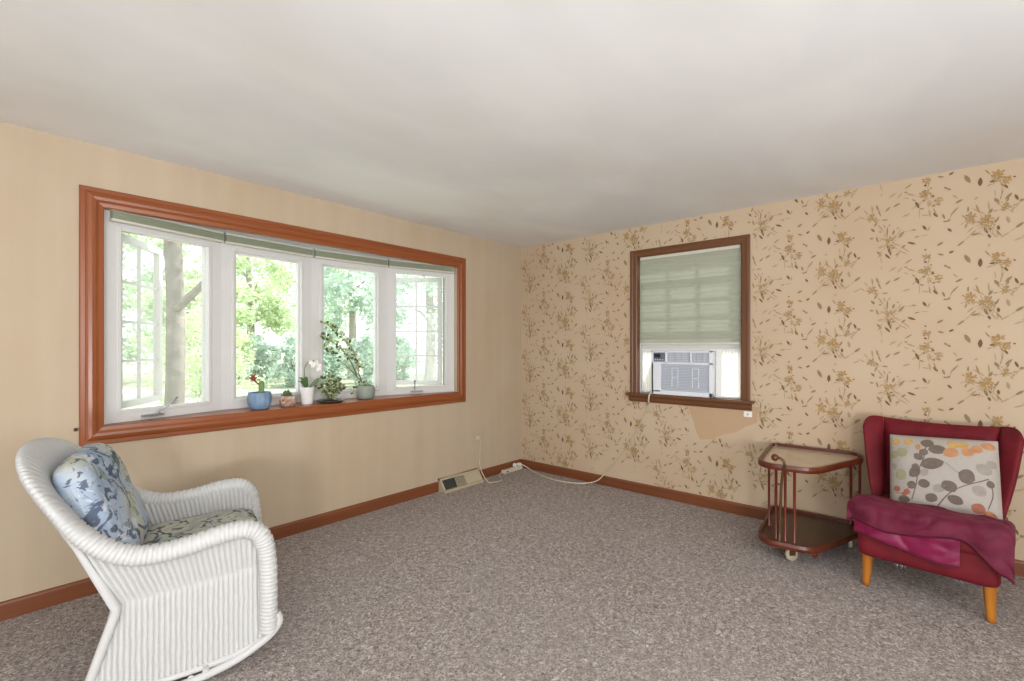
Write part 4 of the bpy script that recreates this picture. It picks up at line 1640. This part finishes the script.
def throw_pt(u, v, off=0.0, hang=None, layer=0):
    """u 0..1 from the back of the seat to the hem, v -1..1 across (1 = right in the photo)"""
    y = v * 0.335
    hg = hang(v) if hang else 0.10
    flat = 0.37
    rad = 0.045
    L = flat + rad * PI / 2 + hg
    s_ = u * L
    xs = -0.36
    zt_ = 0.408 + 0.052 * ss(0, 0.85, s_ / flat) + off
    xe = seat_edge(clamp(y, -0.3, 0.3)) - rad + off
    ds = xe - xs
    s2 = s_ * (ds + rad * PI / 2 + hg) / L
    if s2 < ds:
        p = Vector((xs + s2, y, zt_))
    elif s2 < ds + rad * PI / 2:
        a = (s2 - ds) / rad
        p = Vector((xe + rad * math.sin(a), y, zt_ - rad + rad * math.cos(a)))
    else:
        d = s2 - ds - rad * PI / 2
        p = Vector((xe + rad + 0.05 * d + 0.006 * math.sin(v * 9) * clamp(d / 0.05, 0, 1), y, zt_ - rad - d))
    # side overhang
    sd = 0.285
    if abs(y) > sd:
        e = abs(y) - sd
        ang = min(e / 0.04, 1.35)
        p.y = math.copysign(sd + 0.04 * math.sin(ang), y)
        p.z -= 0.04 * (1 - math.cos(ang)) + max(0, e - 0.054) * 1.0
    w_ = (0.35 if layer else 1.0) * noise.noise(Vector((v * 2.2 + 3 * layer, u * 5.5, layer))) * 0.022 + 0.008 * noise.noise(Vector((v * 6 + u * 4, u * 8, 4 + layer)))
    fr = clamp(s2 / 0.1, 0, 1)
    p.z += (abs(w_) * 1.1 + 0.002) * fr * (1 if s2 < ds else 0.5)
    if s2 > ds:
        p.x += (abs(w_) + 0.004) * 1.2
    return p


def cloth(name, mat, u0, u1, v0, v1, hang, off, layer, nu=60, nv=70, th=0.016):
    rows, rows2 = [], []
    for i in range(nu + 1):
        a, b = [], []
        for k in range(nv + 1):
            u = u0 + (u1 - u0) * i / nu
            v = v0 + (v1 - v0) * k / nv
            p = throw_pt(u, v, off, hang, layer)
            a.append(p)
            b.append(throw_pt(u, v, off - th, hang, layer))
        rows.append(a)
        rows2.append(b)
    mb = MB()
    mb.grid(rows)
    mb.grid(rows2)
    m_ = len(rows[0])
    # close the hem all round
    rim = [(rows[i][0], rows2[i][0]) for i in range(nu + 1)] + [(rows[nu][k], rows2[nu][k]) for k in range(nv + 1)]
    mb.grid([list(q) for q in [(rows[i][0], rows2[i][0]) for i in range(nu + 1)]])
    mb.grid([list(q) for q in [(rows[i][nv], rows2[i][nv]) for i in range(nu + 1)]])
    mb.grid([list(q) for q in [(rows[nu][k], rows2[nu][k]) for k in range(nv + 1)]])
    return mb.build(name, mat, thr)


def hang_main(v):
    return 0.045 + 0.03 * ss(-0.95, -0.4, v) - 0.04 * ss(-0.3, 0.4, v) + 0.125 * ss(0.42, 0.9, v)


def hang_flap(v):
    return 0.105 + 0.06 * ss(-0.9, 0.2, v)


cloth('top_layer', M['throw'], 0, 1, -0.98, 1.22, hang_main, 0.012, 0)
fo = cloth('turned_under_flap', M['satin'], 0.55, 1, -0.86, 0.42, hang_flap, -0.001, 5, 30, 50, 0.006)
fo['label'] = 'shiny magenta underside with a stitched hem'
pts = [throw_pt(0.997, -0.86 + 1.28 * k / 60, 0.002, hang_flap, 5) + Vector((0.002, 0, 0)) for k in range(61)]
MB().tube(pts, 0.0035, 6).build('hem_seam', M['throw'], fo)

# patterned pillow
pw, phh, pt = 0.46, 0.435, 0.19
mb, front, back = puff(pw, phh, pt, 40, 2.0, 0.0, 0.008, 2)
pm = rcM @ Matrix.Translation((-0.345, 0.04, 0.60)) @ Matrix.Rotation(R(-19), 4, 'Y') @ Matrix.Rotation(R(3.0), 4, 'X') @ Matrix.Rotation(R(90), 4, 'Z')
# printed leaves lie on the front of the cover: (u, v, du, dv, width, material)
pil = mb


def pil_pt(u, v, lift=0.0012):
    n = 40
    i = clamp((u + 1) / 2 * n, 0, n - 1e-6)
    k = clamp((v + 1) / 2 * n, 0, n - 1e-6)
    a, b = int(i), int(k)
    fi, fk = i - a, k - b
    p = (Vector(front[a][b]) * (1 - fi) * (1 - fk) + Vector(front[a + 1][b]) * fi * (1 - fk) + Vector(front[a][b + 1]) * (1 - fi) * fk + Vector(front[a + 1][b + 1]) * fi * fk)
    return p + Vector((0, -lift, 0))


def print_leaf(u0, v0, u1, v1, wd, mi):
    n = 10
    m = 4
    rows = []
    ax = Vector((u1 - u0, (v1 - v0)))
    sd = Vector((-ax.y, ax.x)).normalized() * wd / 2
    for i in range(n + 1):
        f = i / n
        w_ = math.sin(PI * f) ** 0.6 if 0 < f < 1 else 0.02
        c_ = Vector((u0, v0)) + ax * f
        rows.append([pil_pt(c_.x + sd.x * w_ * g, c_.y + sd.y * w_ * g) for g in [(-1 + 2 * q / m) for q in range(m + 1)]])
    pil.grid(rows, mi)


def print_stem(pts, wd, mi):
    P_ = spline(pts, 24)
    rows = []
    for i, p in enumerate(P_):
        q = Vector(P_[min(i + 1, 23)]) - Vector(P_[max(i - 1, 0)])
        sd = Vector((-q.y, q.x)).normalized() * wd / 2
        rows.append([pil_pt(p[0] - sd.x, p[1] - sd.y, 0.001), pil_pt(p[0] + sd.x, p[1] + sd.y, 0.001)])
    pil.grid(rows, mi)


def cu(x, y):
    """pixel in the close-up of the pillow -> pillow u, v (bilinear by eye)"""
    v = None
    # corners in the close-up: TL(178,152) TR(752,215) BL(150,500) BR(745,640)
    u, w_ = 0.5, 0.5
    for _ in range(30):
        px = (1 - u) * (1 - w_) * 178 + u * (1 - w_) * 752 + (1 - u) * w_ * 150 + u * w_ * 745
        py = (1 - u) * (1 - w_) * 152 + u * (1 - w_) * 215 + (1 - u) * w_ * 500 + u * w_ * 640
        u += (x - px) / 585
        w_ += (y - py) / 390
    return 2 * u - 1, 1 - 2 * w_


# 1 grey 2 pale grey 3 orange 4 rust 5 gold 6 sage
PL = [(365, 335, 475, 325, 55, 1), (335, 300, 375, 285, 40, 1), (375, 290, 395, 255, 34, 1), (300, 370, 360, 345, 40, 1), (325, 350, 345, 325, 30, 1), (360, 370, 405, 360, 28, 2),
      (280, 400, 335, 420, 40, 1), (345, 410, 410, 412, 42, 1), (215, 465, 290, 475, 42, 1), (240, 510, 300, 525, 40, 2), (190, 470, 225, 490, 30, 6), (200, 400, 225, 430, 30, 4),
      (540, 380, 620, 415, 60, 1), (630, 350, 710, 395, 50, 2), (605, 440, 670, 485, 50, 2), (470, 405, 515, 460, 50, 1), (380, 465, 435, 495, 48, 1), (480, 475, 550, 520, 45, 1), (380, 530, 445, 545, 50, 2),
      (425, 425, 470, 450, 46, 2), (690, 420, 705, 455, 30, 1), (590, 530, 660, 565, 52, 4), (640, 590, 720, 600, 56, 4), (565, 580, 630, 610, 46, 4), (670, 560, 700, 610, 30, 3), (500, 245, 545, 225, 50, 5), (480, 260, 540, 300, 55, 3), (565, 265, 620, 300, 46, 3), (610, 255, 670, 280, 46, 3), (545, 245, 600, 238, 40, 5),
      (660, 235, 740, 265, 40, 3), (370, 215, 440, 232, 50, 1), (410, 260, 490, 262, 52, 1), (340, 240, 372, 245, 36, 3), (270, 205, 330, 210, 40, 5), (180, 250, 225, 280, 46, 6), (225, 270, 290, 250, 52, 6), (220, 335, 270, 380, 50, 6), (185, 320, 220, 318, 30, 2), (195, 195, 250, 205, 44, 5), (160, 485, 220, 500, 36, 5), (260, 425, 290, 450, 30, 4), (245, 440, 270, 455, 26, 4), (330, 470, 400, 490, 60, 2) if False else (690, 330, 730, 370, 40, 2)]
for (x0, y0_, x1, y1_, wd, mi) in PL:
    a = cu(x0, y0_)
    b = cu(x1, y1_)
    print_leaf(a[0], a[1], b[0], b[1], wd / 200, mi)
for pts, mi in (([(300, 478), (335, 410), (350, 360), (385, 300), (400, 240)], 1), ([(420, 540), (480, 470), (560, 435), (690, 415)], 1), ([(675, 555), (705, 490), (700, 430)], 1), ([(480, 330), (540, 380), (600, 400)], 2), ([(200, 430), (245, 440), (290, 420)], 4)):
    print_stem([cu(*p) for p in pts], 0.022, mi)
o = pil.build('throw_pillow', [M['pil_base'], M['pil_grey'], M['pil_lgrey'], M['pil_orange'], M['pil_rust'], M['pil_gold'], M['pil_sage']])
o.matrix_world = pm
tag(o, 'cream pillow printed with grey and orange leaves on the crimson chair', 'pillow')

# ------------------------------------------------------------------ outdoors
GZ = -0.7
struct(MB().box(-60, 70, 0.9, 90, GZ - 0.2, GZ).build('lawn', M['lawn']), 'sunlit lawn outside the bow window')
struct(MB().box(0.9, 70, -40, 0.9, GZ - 0.2, GZ).build('side_lawn', M['lawn']))


def ray_at(px, depth):
    r_ = (px - 512) / 474
    return Vector((CAM.x + depth * (r_ * SX + SY), CAM.y + depth * (-r_ * SY + SX), 0))


a, b, c_, d = ray_at(-100, 17), ray_at(520, 17), ray_at(520, 22.6), ray_at(-100, 22.6)
mb = MB()
mb.prism([(q.x, q.y) for q in (a, b, c_, d)], GZ - 0.05, GZ + 0.02)
struct(mb.build('driveway', M['drive']), 'pale sunlit driveway beyond the lawn')


def tree(label, p, h, cw, ch, z0, nleaf, mat, seed, lsize=0.22, trunk_r=0.2, group=None, holes=0.5, name='tree'):
    rnd = random.Random(seed)
    t_ = empty(name, (p.x, p.y, GZ), 0, label, 'tree' if name == 'tree' else 'shrub', group)
    mb = MB()
    pts = [(0, 0, -0.05), (0.05, 0, h * 0.3), (-0.1, 0.05, h * 0.6), (0, 0, h * 0.9)]
    mb.tube(spline(pts, 12), [trunk_r * (1 - 0.8 * k / 11) for k in range(12)], 10)
    for k in range(7):
        a = rnd.uniform(0, 2 * PI)
        z = h * rnd.uniform(0.25, 0.7)
        l_ = cw * rnd.uniform(0.4, 0.8)
        mb.tube([(0, 0, z), (l_ * 0.5 * math.cos(a), l_ * 0.5 * math.sin(a), z + l_ * 0.35), (l_ * math.cos(a), l_ * math.sin(a), z + l_ * 0.5)], [trunk_r * 0.35, trunk_r * 0.2, 0.02], 6)
    mb.build('trunk', M['bark_pale'], t_)
    # clumps of leaves
    lf = MB()
    clumps = []
    for k in range(42):
        while True:
            q = Vector((rnd.uniform(-1, 1), rnd.uniform(-1, 1), rnd.uniform(-1, 1)))
            if 0.25 < q.length < 1:
                break
        clumps.append((Vector((q.x * cw, q.y * cw, z0 + (q.z * 0.5 + 0.5) * ch)), rnd.uniform(0.16, 0.3) * cw))
    for k in range(int(nleaf * 1.7)):
        c_, r_ = rnd.choice(clumps)
        q = Vector((rnd.gauss(0, 1), rnd.gauss(0, 1), rnd.gauss(0, 0.8))) * r_ * 0.55
        p0 = c_ + q
        if p0.z < 0.05:
            p0.z = 0.05 + rnd.random() * 0.2
        dv = Vector((rnd.uniform(-1, 1), rnd.uniform(-1, 1), rnd.uniform(-0.9, 0.4))).normalized()
        sd = dv.cross(Vector((rnd.uniform(-1, 1), rnd.uniform(-1, 1), rnd.uniform(-1, 1)))).normalized()
        l_ = lsize * rnd.uniform(0.5, 0.95)
        p1 = p0 + dv * l_
        m_ = p0 + dv * l_ * 0.5
        lf.add([p0, m_ + sd * l_ * 0.32, p1, m_ - sd * l_ * 0.32], [(0, 1, 2, 3)])
    lf.build('foliage', mat, t_)
    return t_


tree('tall yellow-green tree beyond the driveway, seen through the second light of the bow window', ray_at(250, 30), 13, 3.1, 11, 1.5, 3400, M['leaf_b'], 1, 0.42, 0.3)
tree('tall green tree beyond the driveway, behind the mullion right of the blue pot', ray_at(312, 39), 15, 4.4, 13, 1.5, 3200, M['leaf_a'], 2, 0.42, 0.3)
tree('green tree beyond the driveway, seen through the third light of the bow window', ray_at(352, 30), 12, 2.8, 11, 1.0, 3300, M['leaf_c'], 3, 0.4, 0.3)
tree('blue-green tree seen through the rightmost light of the bow window', ray_at(430, 24), 11, 2.9, 10, 0.6, 3400, M['leaf_c'], 4, 0.34, 0.3)
tree('yellow-green tree behind the right end of the bow window', ray_at(470, 35), 12, 3.9, 11, 1.0, 2600, M['leaf_a'], 5, 0.42, 0.3)
tree('tall tree behind the sash swung open at the left of the bow window', ray_at(112, 26), 12, 3.2, 11, 1.0, 2600, M['leaf_a'], 6, 0.4, 0.3)
tree('loose tree between the grey trunk and the second light of the bow window', ray_at(206, 19.5), 5, 2.0, 4.2, 0.8, 4200, M['leaf_b'], 8, 0.34, 0.22)
tree('leafy shrub close to the leftmost light of the bow window, right of the grey trunk', ray_at(203, 9.0), 2.6, 0.95, 2.9, 0.1, 5200, M['leaf_b'], 9, 0.085, 0.05, None, 0.5, 'shrub')
for k, (px, dp) in enumerate(((226, 24), (258, 26), (294, 24.2), (328, 26.2), (364, 24.4), (402, 27.5))):
    lb = ['dark hedge shrub beyond the driveway at the left edge of the second light', 'dark hedge shrub beyond the driveway above the blue pot', 'dark hedge shrub beyond the driveway behind the orchid', 'dark hedge shrub beyond the driveway behind the leafy branch', 'dark hedge shrub beyond the driveway above the grey pot', 'dark hedge shrub at the left edge of the rightmost light'][k]
    tree(lb, ray_at(px, dp), 2.0, 1.05, 2.6, 0.1, 1700, M['leaf_c'], 20 + k, 0.26, 0.08, 'hedge shrubs beyond the driveway', 0.5, 'shrub')

# the big grey trunk just outside the left light, with one limb rising to the right
tt = empty('shade_tree', (ray_at(172, 7.2).x, ray_at(172, 7.2).y, GZ), 0, 'thick grey tree trunk close outside the leftmost light of the bow window', 'tree')
rows = []
for k in range(40):
    f = k / 39
    z = -0.1 + 6.2 * f
    r_ = 0.135 + 0.12 * math.exp(-z / 0.25) - 0.03 * f
    rows.append([((r_ * (1 + 0.10 * noise.noise(Vector((math.cos(2 * PI * q / 28) * 2, math.sin(2 * PI * q / 28) * 2, z * 1.2))))) * math.cos(2 * PI * q / 28) + 0.05 * math.sin(z * 0.8),
                  (r_ * (1 + 0.10 * noise.noise(Vector((math.cos(2 * PI * q / 28) * 2, math.sin(2 * PI * q / 28) * 2, z * 1.2))))) * math.sin(2 * PI * q / 28), z) for q in range(28)])
MB().grid(rows, 0, closed_v=True).build('trunk', M['bark'], tt)
e = ray_at(225, 7.0)
ex, ey = e.x - tt.location.x, e.y - tt.location.y
MB().tube(spline([(0.0, 0, 2.55), (ex * 0.3, ey * 0.3, 2.75), (ex * 0.7, ey * 0.7, 3.05), (ex * 1.3, ey * 1.3, 3.55), (ex * 2, ey * 2, 3.9)], 16), [0.07 - 0.003 * k for k in range(16)], 10).build('limb', M['bark'], tt)
lf = MB()
rnd = random.Random(77)
for k in range(3800):
    a = rnd.uniform(0, 2 * PI)
    rr = 2.2 * rnd.random() ** 0.5
    p0 = Vector((rr * math.cos(a) + 0.5, rr * math.sin(a) + 0.4, 5.3 + rnd.gauss(0, 0.4)))
    dv = Vector((rnd.uniform(-1, 1), rnd.uniform(-1, 1), rnd.uniform(-1, 0.3))).normalized()
    sd = dv.cross(Vector((rnd.uniform(-1, 1), rnd.uniform(-1, 1), 1))).normalized()
    l_ = 0.12
    lf.add([p0, p0 + dv * l_ * 0.5 + sd * 0.035, p0 + dv * l_, p0 + dv * l_ * 0.5 - sd * 0.035], [(0, 1, 2, 3)])
lf.build('foliage', M['leaf_a'], tt)
